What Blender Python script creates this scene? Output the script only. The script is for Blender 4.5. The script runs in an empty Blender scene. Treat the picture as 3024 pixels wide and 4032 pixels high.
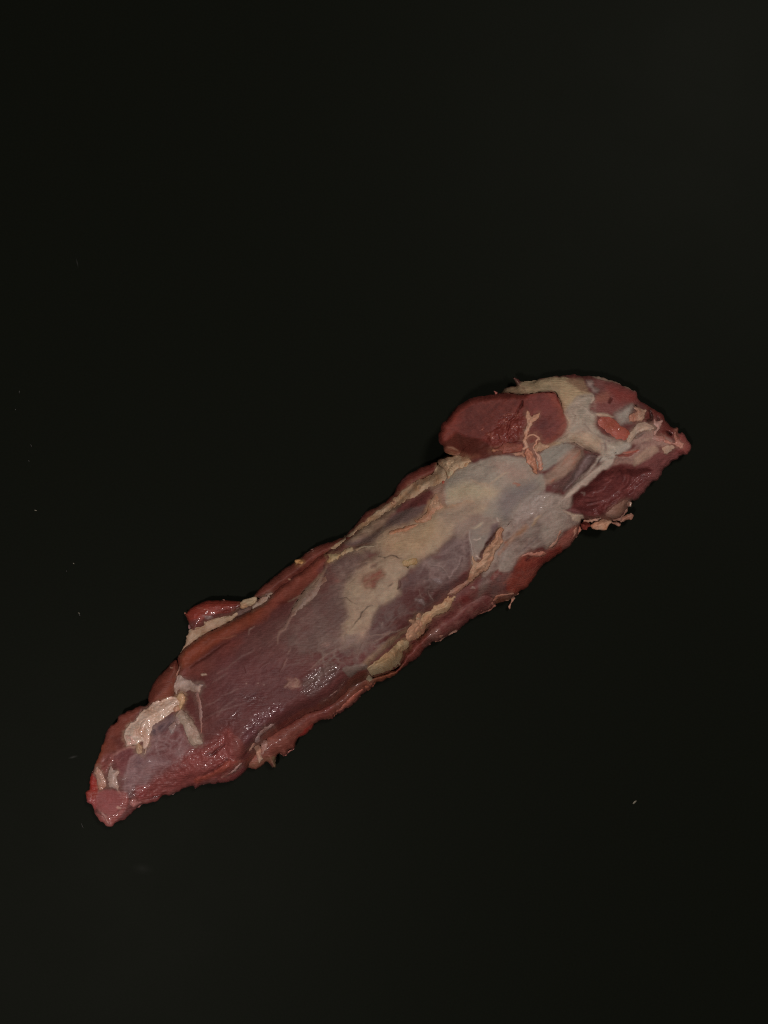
import bpy, math, random
import numpy as np

# ------------------------------------------------------------------ camera, world, lamps
SC = bpy.context.scene
COL = SC.collection
MM = 0.001
K = 0.000137            # metres on the table per survey unit (the photo is 3024 x 4032 units)
CU, CV = 1512.0, 2016.0
H = 0.55                # camera height over the table

cd = bpy.data.cameras.new("camera")
cd.sensor_fit = 'VERTICAL'
cd.sensor_height = 24.0
cd.lens = 24.0 * H / (4032 * K)
cd.clip_start = 0.02
cd.clip_end = 50
cam = bpy.data.objects.new("camera", cd)
COL.objects.link(cam)
cam.location = (0, 0, H)
SC.camera = cam

world = bpy.data.worlds.new("World")
SC.world = world
world.use_nodes = True
bg = world.node_tree.nodes["Background"]
bg.inputs[0].default_value = (1.0, 0.96, 0.88, 1)
bg.inputs[1].default_value = 0.032


def lamp(name, loc, target, size, power, color):
    d = bpy.data.lights.new(name, 'AREA')
    d.shape = 'DISK'
    d.size = size
    d.energy = power
    d.color = color
    o = bpy.data.objects.new(name, d)
    COL.objects.link(o)
    o.location = loc
    v = [t - l for t, l in zip(target, loc)]
    from mathutils import Vector
    o.rotation_euler = Vector(v).to_track_quat('-Z', 'Y').to_euler()
    return o


lamp("ceiling_lamp", (-0.50, -0.71, 1.5), (-0.05, -0.1, 0), 0.20, 9.4, (1.0, 0.875, 0.85))
lamp("ceiling_lamp", (0.78, 0.98, 1.9), (0.1, 0.05, 0), 0.50, 16.2, (1.0, 0.885, 0.86))
SC.view_settings.view_transform = 'Standard'
SC.view_settings.look = 'None'
SC.view_settings.exposure = 0.0
SC.view_settings.gamma = 1.0
SC.cycles.filter_width = 1.05
SC.cycles.use_denoising = False

# ------------------------------------------------------------------ survey helpers
S = 2.9625
TILES = {'A': (1700, 1440), 'B': (2200, 1440), 'C': (1640, 1780), 'D': (2150, 1740), 'E': (1200, 2000),
         'F': (1640, 2150), 'G': (1250, 2350), 'H': (850, 2150), 'I': (560, 2330), 'J': (850, 2560), 'K': (330, 2720)}


def T(t, *pts):
    ox, oy = TILES[t]
    return [(ox + x / S, oy + y / S) for x, y in pts]


def V2(*pts):
    return [(1200 + x / 1.3825, 1750 + y / 1.3825) for x, y in pts]


def at(u, v, z):
    """survey position and height (metres) -> point in the room"""
    f = (H - z) / H
    return (u - CU) * K * f, -(v - CV) * K * f, z


# ------------------------------------------------------------------ noise
rng = np.random.RandomState(7)
TAB = rng.rand(8, 256, 256).astype(np.float32) * 2 - 1


def vnoise(x, y, k=0):
    t = TAB[k % 8]
    xi = np.floor(x).astype(np.int64); yi = np.floor(y).astype(np.int64)
    fx = (x - xi).astype(np.float32); fy = (y - yi).astype(np.float32)
    fx = fx * fx * fx * (fx * (fx * 6 - 15) + 10); fy = fy * fy * fy * (fy * (fy * 6 - 15) + 10)
    x0 = (xi + k * 37) & 255; x1 = (x0 + 1) & 255; y0 = (yi + k * 91) & 255; y1 = (y0 + 1) & 255
    a = t[y0, x0] * (1 - fx) + t[y0, x1] * fx
    b = t[y1, x0] * (1 - fx) + t[y1, x1] * fx
    return a * (1 - fy) + b * fy


def fbm(u, v, scale, octv=3, k=0):
    s = 0; a = 1.0; n = 0
    for i in range(octv):
        s = s + a * vnoise(u / scale * 2 ** i, v / scale * 2 ** i, k + i)
        n += a; a *= 0.5
    return s / n


AX = np.array([0.81, -0.586])         # run of the muscle fibres on the table


def fibre(u, v, along, across, k=0):
    a = u * AX[0] + v * AX[1]; b = -u * AX[1] + v * AX[0]
    w = fbm(u, v, 120, 2, k + 3) * 25
    return fbm(a / along * 10, (b + w) / across * 10, 10, 2, k)


# ------------------------------------------------------------------ signed distances
def spline(pts, step=5.0, closed=True):
    p = np.array(pts, float); n = len(p); out = []
    rngi = range(n) if closed else range(n - 1)
    for i in rngi:
        if closed:
            a, b, c, d = p[i - 1], p[i], p[(i + 1) % n], p[(i + 2) % n]
        else:
            a, b, c, d = p[max(i - 1, 0)], p[i], p[i + 1], p[min(i + 2, n - 1)]
        m = max(1, int(np.hypot(*(c - b)) / step))
        for j in range(m):
            t = j / m
            # softened Catmull-Rom
            ta, tb = (c - a) * 0.36, (d - b) * 0.36
            out.append((2 * t ** 3 - 3 * t * t + 1) * b + (t ** 3 - 2 * t * t + t) * ta + (-2 * t ** 3 + 3 * t * t) * c + (t ** 3 - t * t) * tb)
    if not closed:
        out.append(p[-1])
    return np.array(out)


def sd_poly(u, v, P):
    """positive inside"""
    sh = u.shape; u = u.ravel().astype(np.float32); v = v.ravel().astype(np.float32)
    d2 = np.full(u.shape, 1e12, np.float32); ins = np.zeros(u.shape, bool)
    n = len(P)
    for i in range(n):
        ax, ay = P[i]; bx, by = P[(i + 1) % n]
        ex, ey = bx - ax, by - ay
        L = ex * ex + ey * ey
        if L < 1e-9:
            continue
        wx = u - ax; wy = v - ay
        t = np.clip((wx * ex + wy * ey) / L, 0, 1)
        dx = wx - ex * t; dy = wy - ey * t
        np.minimum(d2, dx * dx + dy * dy, out=d2)
        if ay != by:
            c = (ay > v) != (by > v)
            ins ^= c & (u < (bx - ax) * (v - ay) / (by - ay) + ax)
    d = np.sqrt(d2)
    return np.where(ins, d, -d).reshape(sh)


def sd_line(u, v, P, w0, w1=None, w2=None):
    """tapered stroke, positive inside; w are half widths"""
    if w1 is None: w1 = w0
    sh = u.shape; u = u.ravel().astype(np.float32); v = v.ravel().astype(np.float32)
    best = np.full(u.shape, -1e6, np.float32)
    seg = np.hypot(*(P[1:] - P[:-1]).T); cs = np.concatenate([[0], np.cumsum(seg)]); tot = max(cs[-1], 1e-6)
    for i in range(len(P) - 1):
        ax, ay = P[i]; ex, ey = P[i + 1] - P[i]; L = ex * ex + ey * ey + 1e-9
        wx = u - ax; wy = v - ay
        t = np.clip((wx * ex + wy * ey) / L, 0, 1)
        s = (cs[i] + t * seg[i]) / tot
        w = w0 + (w1 - w0) * s if w2 is None else np.where(s < .5, w0 + (w1 - w0) * s * 2, w1 + (w2 - w1) * (s * 2 - 1))
        np.maximum(best, w - np.hypot(wx - ex * t, wy - ey * t), out=best)
    return best.reshape(sh)


class Shape:
    def __init__(self, pts, w=None, jag=0.0, jscale=14.0, seed=0):
        self.line = w is not None
        self.w = (w if isinstance(w, tuple) else (w,)) if self.line else None
        P = spline(pts, 5.0, not self.line)
        if jag and not self.line:
            n = np.roll(P, -1, 0) - np.roll(P, 1, 0)
            n = np.stack([-n[:, 1], n[:, 0]], 1) / (np.hypot(*n.T)[:, None] + 1e-6)
            P = P + n * (fbm(P[:, 0] + seed * 31, P[:, 1], jscale * 1.6, 4, seed) * jag * 1.5)[:, None]
        self.P = P
        m = max(self.w) if self.line else 0
        self.bb = (P[:, 0].min() - m, P[:, 1].min() - m, P[:, 0].max() + m, P[:, 1].max() + m)

    tear = 0.0

    def sd(self, u, v):
        if self.tear:
            a = self.tear
            wu = a * (fbm(u, v, 22, 2, 3) + 0.6 * vnoise(u / 7.0, v / 7.0, 1)); wv = a * (fbm(u, v, 22, 2, 5) + 0.6 * vnoise(u / 7.0, v / 7.0, 2))
            u = u + wu; v = v + wv
        return sd_line(u, v, self.P, *self.w) if self.line else sd_poly(u, v, self.P)


def sst(a, b, x):
    t = np.clip((x - a) / (b - a), 0, 1)
    return t * t * (3 - 2 * t)


def prof(t):
    t = np.clip(t, 0, 1)
    return np.sqrt(np.maximum(0, 1 - (1 - t) ** 2))


# ------------------------------------------------------------------ pigment and relief maps of the meat (table plan)
RS = 2.5
U0, V0, U1, V1 = 330.0, 1455.0, 2750.0, 3285.0
NX = int((U1 - U0) / RS) + 1; NY = int((V1 - V0) / RS) + 1
GU, GV = np.meshgrid(U0 + np.arange(NX) * RS, V0 + np.arange(NY) * RS)
EXPO = 0.60


def c(r, g, b):
    x = np.array([r, g, b]) / 255.0
    x = np.where(x <= 0.04045, x / 12.92, ((x + 0.055) / 1.055) ** 2.4)
    return np.clip(x / EXPO, 0, 0.85)


PIG = np.zeros((NY, NX, 3), np.float32); PIG[:] = c(84, 51, 48)
DZ = np.zeros((NY, NX), np.float32)      # millimetres
WET = np.full((NY, NX), 0.35, np.float32)


def win(bb, pad):
    x0 = max(0, int((bb[0] - pad - U0) / RS)); x1 = min(NX, int((bb[2] + pad - U0) / RS) + 2)
    y0 = max(0, int((bb[1] - pad - V0) / RS)); y1 = min(NY, int((bb[3] + pad - V0) / RS) + 2)
    return slice(y0, y1), slice(x0, x1)


_k = [0]


def paint(pts, col=None, w=None, soft=5, op=1.0, warp=5, wsc=22, dz=0.0, bev=12.0, wet=None, tex=0.0, grow=0, pig=None, rough=0.0, wisp=0.0, wscale=60):
    """lay pigment / relief on the maps inside a surveyed outline or along a stroke"""
    global PIG
    if pig is None: pig = PIG
    _k[0] += 1
    sh = Shape(pts, w)
    s = win(sh.bb, soft + warp + grow + 6)
    u, v = GU[s], GV[s]
    if u.size == 0: return
    wu = fbm(u, v, wsc, 3, _k[0]) * warp; wv = fbm(u, v, wsc, 3, _k[0] + 5) * warp
    d = sh.sd(u + wu, v + wv) + grow
    m = sst(-soft, soft, d) * op
    if tex:
        m = m * np.clip(1 - tex * 0.5 + tex * fbm(u, v, 26, 4, _k[0] + 2) * 1.3, 0, 1)
    if wisp:
        r1 = 1 - np.abs(fbm(u, v, wscale, 4, _k[0] + 3)) * 3.2
        r2 = 1 - np.abs(fibre(u, v, wscale * 2.2, wscale * .5, _k[0] + 1)) * 3.0
        q = np.clip(np.maximum(r1, r2), 0, 1) ** 1.6
        m = m * np.clip((1 - wisp) + wisp * q * (0.65 + 0.7 * fbm(u, v, 130, 2, _k[0] + 6)), 0, 1)
    if col is not None:
        cc = np.array(c(*col), np.float32)
        pig[s] = pig[s] * (1 - m[..., None]) + cc * m[..., None]
    if dz:
        DZ[s] += dz * sst(0, bev, d + soft * 0.5)
    if rough:
        DZ[s] += rough * m * (fbm(u, v, 16, 3, _k[0] + 1) + 0.6 * fibre(u, v, 60, 9, _k[0]))
    if wet is not None:
        WET[s] = WET[s] * (1 - m) + wet * m


def streaks(pts, n, col, op=0.5, lmin=30, lmax=120, w=1.5, ang=0.0, seed=1, dz=0.1):
    """fine fibres running with the muscle inside an outline"""
    r = random.Random(seed)
    P = np.array(spline(pts)); sh = Shape(pts)
    lo, hi = P.min(0), P.max(0)
    k = 0
    while k < n:
        p = np.array([r.uniform(lo[0], hi[0]), r.uniform(lo[1], hi[1])])
        if sh.sd(np.array([p[0]]), np.array([p[1]]))[0] < 4:
            continue
        k += 1
        a = math.atan2(AX[1], AX[0]) + ang + r.gauss(0, 0.12)
        L = r.uniform(lmin, lmax); dv = np.array([math.cos(a), math.sin(a)])
        nrm = np.array([-dv[1], dv[0]]) * r.uniform(-.08, .08) * L
        paint([tuple(p - dv * L / 2), tuple(p + nrm), tuple(p + dv * L / 2)], col, w=(0.3, w * r.uniform(.6, 1.5), 0.3), soft=3,
              op=op * r.uniform(.4, 1), warp=2, dz=dz, bev=5)


# ------------------------------------------------------------------ pigment survey: head end
paint(T('A', (780, 320), (830, 285), (920, 250), (980, 240), (1060, 185), (1250, 160), (1380, 130), (1560, 122), (1659, 190), (1800, 300), (1870, 340), (1750, 380), (1660, 470), (1600, 560), (1690, 700), (1600, 850), (1400, 960), (1340, 920), (1530, 800), (1562, 640), (1500, 450), (1440, 315), (1300, 300), (1080, 335), (800, 328)), (142, 128, 99), soft=6)
paint(T('B', (150, 430), (250, 350), (395, 340), (400, 380), (370, 450), (360, 520), (430, 560), (430, 680), (480, 780), (650, 860), (780, 880), (860, 880), (800, 930), (760, 1000), (650, 1060), (560, 1100), (450, 1000), (300, 960), (200, 910), (50, 890), (-60, 880), (40, 780), (90, 650), (60, 540)), (131, 123, 107), soft=10)
paint(T('B', (0, 860), (150, 780), (300, 770), (480, 830), (500, 960), (480, 1010), (300, 970), (200, 920), (60, 880)), (141, 124, 101), soft=10, tex=.5)
paint(T('B', (-260, 1080), (-120, 950), (60, 900), (180, 930), (150, 1010), (0, 1120), (-150, 1210), (-240, 1200)), (116, 112, 100), soft=6)
paint(T('B', (20, 1100), (150, 980), (260, 980), (285, 1050), (230, 1150), (100, 1280), (0, 1340), (-170, 1400), (-195, 1330), (-60, 1200)), (128, 106, 91), soft=13)
streaks(T('B', (20, 1100), (150, 980), (260, 980), (285, 1050), (230, 1150), (100, 1280), (-100, 1390), (-170, 1330)), 16, (142, 96, 78), ang=-.2, w=2.5, op=.6, lmin=20, lmax=60, seed=4)
paint(T('B', (-80, 1400), (60, 1300), (200, 1200), (160, 1320), (80, 1420), (-60, 1460)), (92, 66, 62), soft=12, wet=.8, rough=.4)
paint(T('B', (250, 1100), (330, 1040), (450, 1040), (420, 1100), (330, 1210), (230, 1330), (120, 1430), (50, 1450), (160, 1290)), (96, 84, 80), soft=12, tex=.4, dz=-1.6, bev=16)
paint(T('B', (640, 1060), (520, 1180), (400, 1290), (260, 1400), (150, 1500), (80, 1610)), (142, 133, 118), w=(15, 18, 22), soft=8, dz=1.2, bev=10)
paint(T('B', (800, 930), (700, 1000), (560, 1060), (470, 1100)), (136, 131, 118), w=(13, 16, 9), soft=8, dz=.6)
paint(T('B', (480, 1090), (380, 1200), (260, 1310), (160, 1430)), (122, 112, 100), w=(4, 8, 5), soft=4, dz=.5)
paint(T('B', (512, 1068), (470, 1110), (440, 1138)), (58, 46, 43), w=(1, 3, 1), soft=2, dz=-1.0, bev=5)
paint(T('B', (860, 880), (960, 790), (1100, 750), (1150, 820), (1260, 830), (1330, 900), (1200, 940), (1130, 920), (1150, 1000), (1050, 1080), (900, 1160), (840, 1120), (700, 1090), (640, 1090), (760, 1010), (950, 960)), (137, 107, 97), soft=9, wet=.5)
paint(T('B', (880, 850), (930, 800), (1000, 775), (960, 820), (900, 860)), (88, 72, 70), soft=5, dz=-1.6, bev=9)
paint(T('B', (870, 1090), (960, 1010), (1080, 940), (1140, 950), (1150, 1000), (1050, 1070), (950, 1150), (880, 1170)), (147, 122, 104), soft=7)
paint(T('B', (660, 1050), (740, 1038), (800, 1045), (930, 990)), (104, 46, 38), w=(2, 6, 2), soft=3, dz=-1.2, bev=6)
paint(T('B', (750, 1020), (820, 1020), (930, 980)), (145, 84, 68), w=(2, 4, 2), soft=3, dz=.6)
paint(T('B', (660, 1090), (760, 1090), (860, 1100), (870, 1140), (760, 1140), (640, 1170)), (128, 98, 88), soft=7)
paint(T('B', (900, 1180), (1050, 1080), (1160, 1000), (1190, 930), (1240, 1030), (1350, 1000), (1380, 950), (1480, 960), (1570, 970), (1520, 1060), (1350, 1120), (1290, 1180), (1220, 1290), (1040, 1450), (900, 1640), (760, 1640), (860, 1450), (1000, 1330)), (104, 66, 63), soft=9, wet=.75, rough=.35)
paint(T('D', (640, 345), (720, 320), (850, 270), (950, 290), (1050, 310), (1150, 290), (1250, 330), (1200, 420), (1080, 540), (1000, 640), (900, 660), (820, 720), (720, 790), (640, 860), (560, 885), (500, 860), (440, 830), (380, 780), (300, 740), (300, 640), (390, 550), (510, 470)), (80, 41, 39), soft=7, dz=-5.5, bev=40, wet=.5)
for q in ([(400, 735), (560, 745), (700, 690), (830, 590), (950, 470), (960, 360)], [(480, 640), (600, 600), (720, 500), (800, 370)], [(560, 810), (700, 730), (850, 640), (1000, 520)],
          [(1050, 420), (1020, 520), (930, 570)], [(900, 330), (930, 420), (880, 520)], [(330, 690), (470, 710), (620, 660)], [(1080, 360), (1060, 450), (1000, 520)], [(700, 340), (790, 330), (850, 380)], [(620, 470), (700, 450), (780, 400)]):
    paint(T('D', *q), (110, 64, 59), w=(1, 5, 1), soft=9, op=.55, dz=.45, bev=8, warp=8)
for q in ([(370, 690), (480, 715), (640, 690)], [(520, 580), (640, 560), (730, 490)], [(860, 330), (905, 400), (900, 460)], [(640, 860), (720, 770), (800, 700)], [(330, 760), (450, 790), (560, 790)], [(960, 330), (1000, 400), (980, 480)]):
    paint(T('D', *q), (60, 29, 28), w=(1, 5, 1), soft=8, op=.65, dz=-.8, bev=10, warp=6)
paint(T('D', (410, 590), (450, 600), (440, 620)), (140, 120, 112), w=3, soft=3, wet=1)
paint(T('B', (370, 170), (500, 150), (620, 185), (770, 235), (890, 290), (935, 370), (960, 420), (850, 440), (740, 490), (640, 560), (520, 550), (440, 540), (365, 500), (380, 430), (430, 350), (500, 320), (440, 270), (400, 220)), (108, 73, 68), soft=7, wet=.4)
paint(T('B', (560, 240), (760, 260), (900, 320), (940, 410), (840, 430), (680, 420), (620, 340)), (108, 57, 51), soft=22)
paint(T('B', (490, 320), (580, 310), (570, 400), (430, 430), (440, 360)), (124, 84, 71), soft=14)
paint(T('B', (590, 425), (605, 400), (615, 390)), (72, 38, 34), w=5, soft=4, dz=-1.6, bev=7)
for q in ([(520, 200), (680, 260), (820, 330)], [(600, 190), (760, 260), (880, 330)], [(450, 450), (600, 470), (740, 440)]):
    paint(T('B', *q), (88, 50, 46), w=(1, 5, 1), soft=8, op=.5, warp=8)
paint(T('B', (-70, 112), (90, 105), (400, 118), (350, 158), (200, 150), (100, 140), (0, 130)), (86, 54, 48), soft=5)
paint(T('B', (400, 122), (500, 145), (620, 178), (690, 203), (770, 235), (890, 290)), (142, 120, 102), w=(5, 4, 2), soft=4)
paint(T('B', (90, 165), (280, 160), (330, 250), (350, 320), (240, 275)), (122, 97, 77), soft=8)
paint(T('B', (330, 170), (390, 190), (400, 240), (470, 290), (440, 312), (390, 300), (340, 230)), (132, 118, 108), soft=10, dz=.5, tex=.6)
paint(T('B', (390, 345), (400, 385), (380, 430)), (150, 138, 120), w=(3, 5, 2), soft=3, dz=.6)
paint(T('B', (160, 430), (230, 365), (310, 350), (390, 345)), (98, 90, 80), w=(2, 4, 2), soft=6, op=.7, dz=-.5)
paint(T('B', (130, 480), (180, 470), (210, 460)), (100, 92, 82), w=(2, 6, 2), soft=6, op=.6)
paint(T('B', (640, 570), (760, 500), (860, 450), (850, 540), (820, 600), (840, 650), (720, 680)), (128, 121, 109), soft=14, tex=.3)
paint(T('B', (440, 560), (520, 550), (600, 580), (640, 600), (600, 600), (480, 590)), (150, 136, 114), soft=5, dz=.5)
paint(T('B', (450, 800), (560, 840), (700, 870), (600, 900), (520, 870)), (108, 94, 84), soft=10)
paint(T('B', (540, 910), (550, 960), (545, 980)), (96, 84, 76), w=5, soft=6)
paint(T('B', (950, 420), (1050, 470), (1140, 510), (1240, 580), (1300, 690), (1395, 730), (1400, 800), (1380, 850), (1260, 830), (1180, 800), (1130, 820), (1190, 700), (1200, 620), (1110, 600), (1080, 650), (990, 640), (1030, 520)), (90, 47, 41), soft=6, wet=.6, rough=.6)
paint(T('B', (885, 455), (905, 465), (925, 460)), (40, 20, 18), w=(2, 5, 2), soft=3, dz=-2, bev=6)
paint(T('B', (1050, 520), (1080, 560), (1080, 620), (1040, 640)), (48, 24, 21), w=(4, 9, 6), soft=5, dz=-3, bev=14)
paint(T('B', (1150, 590), (1165, 630), (1170, 690)), (56, 27, 24), w=(3, 7, 3), soft=5, dz=-2, bev=10)
paint(T('B', (1270, 770), (1300, 795), (1310, 800)), (54, 26, 23), w=(6, 9, 5), soft=5, dz=-2.5, bev=10)
paint(T('B', (1120, 820), (1180, 815), (1220, 815)), (66, 32, 28), w=(2, 4, 2), soft=4, dz=-1, bev=6)
paint(T('B', (1395, 790), (1435, 765), (1555, 940), (1565, 970), (1505, 1045), (1440, 960), (1420, 880)), (122, 74, 68), soft=6, wet=.7)
paint(T('B', (1360, 980), (1440, 985), (1460, 1010), (1390, 1030)), (106, 60, 56), soft=6, wet=1, rough=.7)
# cut face
CUTFACE = T('A', (80, 860), (80, 760), (150, 640), (270, 490), (420, 380), (640, 335), (880, 315), (1080, 335), (1300, 305), (1445, 320), (1500, 460), (1562, 640), (1562, 730), (1510, 820), (1350, 920), (1200, 900), (1000, 930), (720, 960), (640, 905), (560, 865), (400, 830), (300, 800), (220, 870), (130, 935))
paint(CUTFACE, (90, 45, 38), soft=4, wet=.25)
paint(T('A', (300, 420), (700, 350), (1000, 340), (1020, 480), (900, 640), (860, 840), (500, 830), (330, 700)), (80, 41, 35), soft=60)
paint(T('A', (100, 850), (110, 740), (220, 600), (330, 480), (420, 420), (360, 560), (280, 700), (290, 800), (150, 900)), (104, 53, 43), soft=22)
paint(T('A', (1150, 420), (1420, 380), (1500, 560), (1510, 720), (1400, 840), (1300, 860), (1160, 760), (1140, 600)), (98, 55, 51), soft=40)
paint(T('A', (1380, 330), (1470, 440), (1540, 620), (1540, 740), (1460, 830), (1350, 900)), (116, 64, 51), w=(7, 12, 10), soft=22)
paint(T('A', (1190, 680), (1330, 640), (1420, 700), (1300, 800)), (84, 49, 47), soft=36)
for q, ww, o in (([(1010, 500), (970, 590), (920, 650), (890, 700), (885, 780), (900, 840)], (2, 5, 3), -2.2), ([(1060, 410), (1055, 450), (1020, 510)], (4, 6, 2), -2.0), ([(1080, 560), (1030, 600), (940, 640)], (1, 3, 1), -1.2),
                 ([(860, 560), (840, 600), (880, 650)], (1, 3, 1), -1), ([(760, 780), (790, 830), (790, 890)], (1, 3, 1), -1), ([(640, 830), (660, 880), (700, 920)], (1, 3, 1), -1), ([(990, 800), (940, 830), (900, 890)], (2, 3, 1), -1.2), ([(880, 905), (1000, 880), (1060, 890)], (2, 4, 2), -1.5)):
    paint(T('A', *q), (50, 22, 19), w=ww, soft=4, warp=7, wsc=14, dz=o, bev=7)
paint(T('A', (620, 820), (740, 700), (760, 640), (860, 570), (960, 550), (1060, 600), (1080, 720), (1040, 850), (900, 900), (720, 940), (660, 900)), (96, 46, 39), soft=20, rough=1.1, wet=.5)
for q in ([(840, 580), (900, 565), (950, 560)], [(830, 630), (870, 650), (890, 665)], [(1000, 570), (985, 600)], [(700, 780), (690, 830), (730, 850)], [(790, 800), (800, 870)], [(560, 750), (600, 725)], [(930, 720), (1000, 710), (1030, 720)], [(840, 700), (870, 740)], [(640, 810), (680, 790)]):
    paint(T('A', *q), (128, 80, 66), w=(1, 3.2, 1), soft=4, warp=6, wsc=10, dz=.8, bev=5, wet=.8)
streaks(T('A', (120, 800), (420, 400), (1000, 340), (1400, 330), (1500, 560), (1300, 800), (900, 900), (400, 820)), 60, (108, 62, 52), op=.5, lmin=10, lmax=50, ang=1.4, w=1.6, seed=3)
# wall below the cut face: darker flesh, with the overhang's shade painted in
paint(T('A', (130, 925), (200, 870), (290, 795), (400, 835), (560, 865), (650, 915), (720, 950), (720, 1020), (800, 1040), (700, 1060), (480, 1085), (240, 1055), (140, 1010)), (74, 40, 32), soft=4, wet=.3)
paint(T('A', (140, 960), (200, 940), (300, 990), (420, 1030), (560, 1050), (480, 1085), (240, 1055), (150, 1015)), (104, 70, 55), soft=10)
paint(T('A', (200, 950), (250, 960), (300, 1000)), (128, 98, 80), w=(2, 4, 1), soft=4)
# ------------------------------------------------------------------ middle: silverskin region
paint(T('C', (330, 330), (480, 205), (700, 115), (950, 40), (1270, 75), (1380, 250), (1480, 265), (1500, 430), (1440, 490), (1300, 570), (1200, 700), (1100, 810), (1020, 870), (930, 780), (780, 770), (700, 660), (560, 590), (380, 620), (330, 600), (300, 460)), (124, 118, 104), soft=8)
paint(T('C', (350, 450), (560, 350), (780, 380), (900, 420), (980, 450), (930, 530), (800, 560), (700, 650), (560, 580), (380, 620)), (140, 130, 106), soft=26)
paint(T('C', (980, 480), (1120, 400), (1350, 330), (1400, 440), (1200, 620), (1080, 800), (1000, 820), (940, 620)), (100, 94, 88), soft=34)
paint(T('C', (900, 130), (1200, 150), (1340, 280), (1200, 360), (1050, 330)), (128, 112, 98), soft=34)
paint(T('C', (640, 280), (700, 350), (790, 300), (830, 230)), (110, 104, 93), w=(4, 8, 3), soft=9, op=.6, dz=-.2)
paint(T('C', (640, 330), (740, 370), (850, 380), (950, 300), (1050, 250)), (146, 130, 106), w=(3, 5, 3), soft=7, op=.6, dz=.3)
paint(T('C', (1130, 370), (1165, 365), (1200, 380), (1165, 388)), (138, 98, 82), w=(2, 4, 2), soft=3, dz=.8, bev=5)
paint(T('C', (150, 560), (260, 600), (340, 640), (250, 720), (130, 780), (90, 740)), (152, 120, 92), soft=10)
paint(T('C', (380, 640), (540, 600), (600, 565), (690, 600), (700, 660), (620, 680), (500, 700), (380, 720), (290, 700)), (140, 110, 84), soft=5)
paint(T('C', (370, 632), (480, 620), (540, 602), (580, 570), (680, 585)), (150, 126, 98), w=(2, 4, 2), soft=3, dz=.5)
MEMB = T('E', (560, 510), (700, 460), (820, 440), (930, 270), (1100, 220), (1300, 180), (1450, 90), (1600, 40), (1750, 0), (1900, -50), (2080, -60), (2120, 0), (2040, 70), (1900, 150), (1800, 200), (1659, 380), (1560, 480), (1330, 610), (1300, 660), (1210, 710), (1190, 780), (1110, 850), (1110, 930), (1100, 1020), (1000, 1100), (880, 1150), (800, 1290), (730, 1480), (650, 1570), (480, 1620), (430, 1480), (450, 1340), (500, 1250), (480, 1130), (450, 1000), (480, 880), (560, 800), (620, 740), (700, 640), (860, 560), (880, 490))
# milky muscle beside it
paint(T('E', (200, 830), (330, 640), (560, 540), (700, 640), (560, 800), (450, 950), (460, 1350), (300, 1600), (0, 1659), (-250, 1600), (-100, 1250), (0, 1150)), (94, 74, 68), soft=26, tex=.4)
paint(T('E', (330, 640), (600, 520), (780, 500), (640, 640), (560, 720), (400, 900)), (94, 72, 68), soft=20)
paint(T('E', (300, 800), (440, 700), (480, 860), (360, 980), (240, 980)), (96, 64, 60), soft=24)
paint(T('E', (820, 300), (930, 190), (1050, 80), (1250, 0), (1420, -40), (1350, 70), (1240, 160), (1100, 210), (930, 262), (870, 350), (780, 400), (560, 440), (480, 430), (560, 360)), (93, 75, 70), soft=8)
paint(T('E', (460, 410), (560, 310), (700, 200), (900, 70), (1050, 0), (1120, -40), (960, 150), (820, 290), (600, 380)), (119, 102, 83), soft=9, tex=.4)
paint(MEMB, (124, 106, 88), soft=30, warp=24, wsc=40, op=.55, grow=16, tex=.7)
paint(T('E', (220, 800), (330, 660), (520, 560), (700, 560), (640, 760), (520, 900), (500, 1250), (400, 1560), (200, 1620), (60, 1400), (120, 1060)), (110, 93, 84), soft=40, warp=26, wsc=40, tex=.9, op=.9)
paint(MEMB, (131, 118, 98), soft=17, warp=18, wsc=30, tex=.35)
paint(MEMB, (134, 118, 96), soft=4, warp=10, wsc=18, grow=-10, op=.6, tex=.6)
paint(T('E', (900, 380), (1250, 230), (1500, 120), (1550, 330), (1300, 560), (1000, 530)), (137, 119, 91), soft=50)
paint(T('E', (1560, 60), (1900, -40), (2050, -30), (1900, 100), (1720, 200)), (118, 106, 90), soft=30)
paint(T('E', (700, 800), (780, 750), (900, 725), (925, 790), (860, 870), (830, 930), (740, 955), (690, 900)), (110, 73, 60), soft=15, warp=9)
paint(T('E', (730, 800), (760, 770)), (128, 100, 84), w=8, soft=7)
paint(T('E', (720, 900), (760, 890)), (126, 94, 78), w=8, soft=7)
paint(T('E', (780, 650), (850, 640), (830, 690), (770, 690)), (110, 84, 73), soft=9)
paint(T('E', (620, 700), (660, 670), (720, 650)), (104, 84, 74), w=5, soft=7)
paint(T('E', (560, 830), (640, 850), (650, 1000), (560, 1060), (480, 1000)), (118, 106, 88), soft=22)
for q, ww, z in (([(795, 1135), (740, 1150), (695, 1190), (660, 1230), (640, 1280), (600, 1325), (560, 1380), (522, 1432)], (1.2, 2.6, 1.0), -1.4), ([(860, 562), (900, 570), (940, 582), (1000, 556), (1060, 560), (1100, 585), (1135, 590)], (.8, 2.2, 1.2), -1.0), ([(1030, 880), (1000, 900), (965, 915)], (1, 2, .6), -.9),
                 ([(350, 1045), (430, 1055), (480, 1050), (540, 1090), (600, 1122)], (.8, 1.6, .8), -.5), ([(1110, 850), (1110, 910), (1085, 945)], (2, 5, 3), -1.2), ([(1195, 680), (1205, 700)], (3, 3, 2), -1), ([(940, 578), (935, 585)], (3, 3, 3), -1)):
    paint(T('E', *q), (46, 34, 27), w=ww, soft=1.8, warp=3, dz=z, bev=4, op=.95)
paint(T('E', (1100, 850), (1200, 770), (1230, 735), (1180, 830), (1130, 900), (1095, 945)), (84, 55, 50), soft=4)
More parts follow.
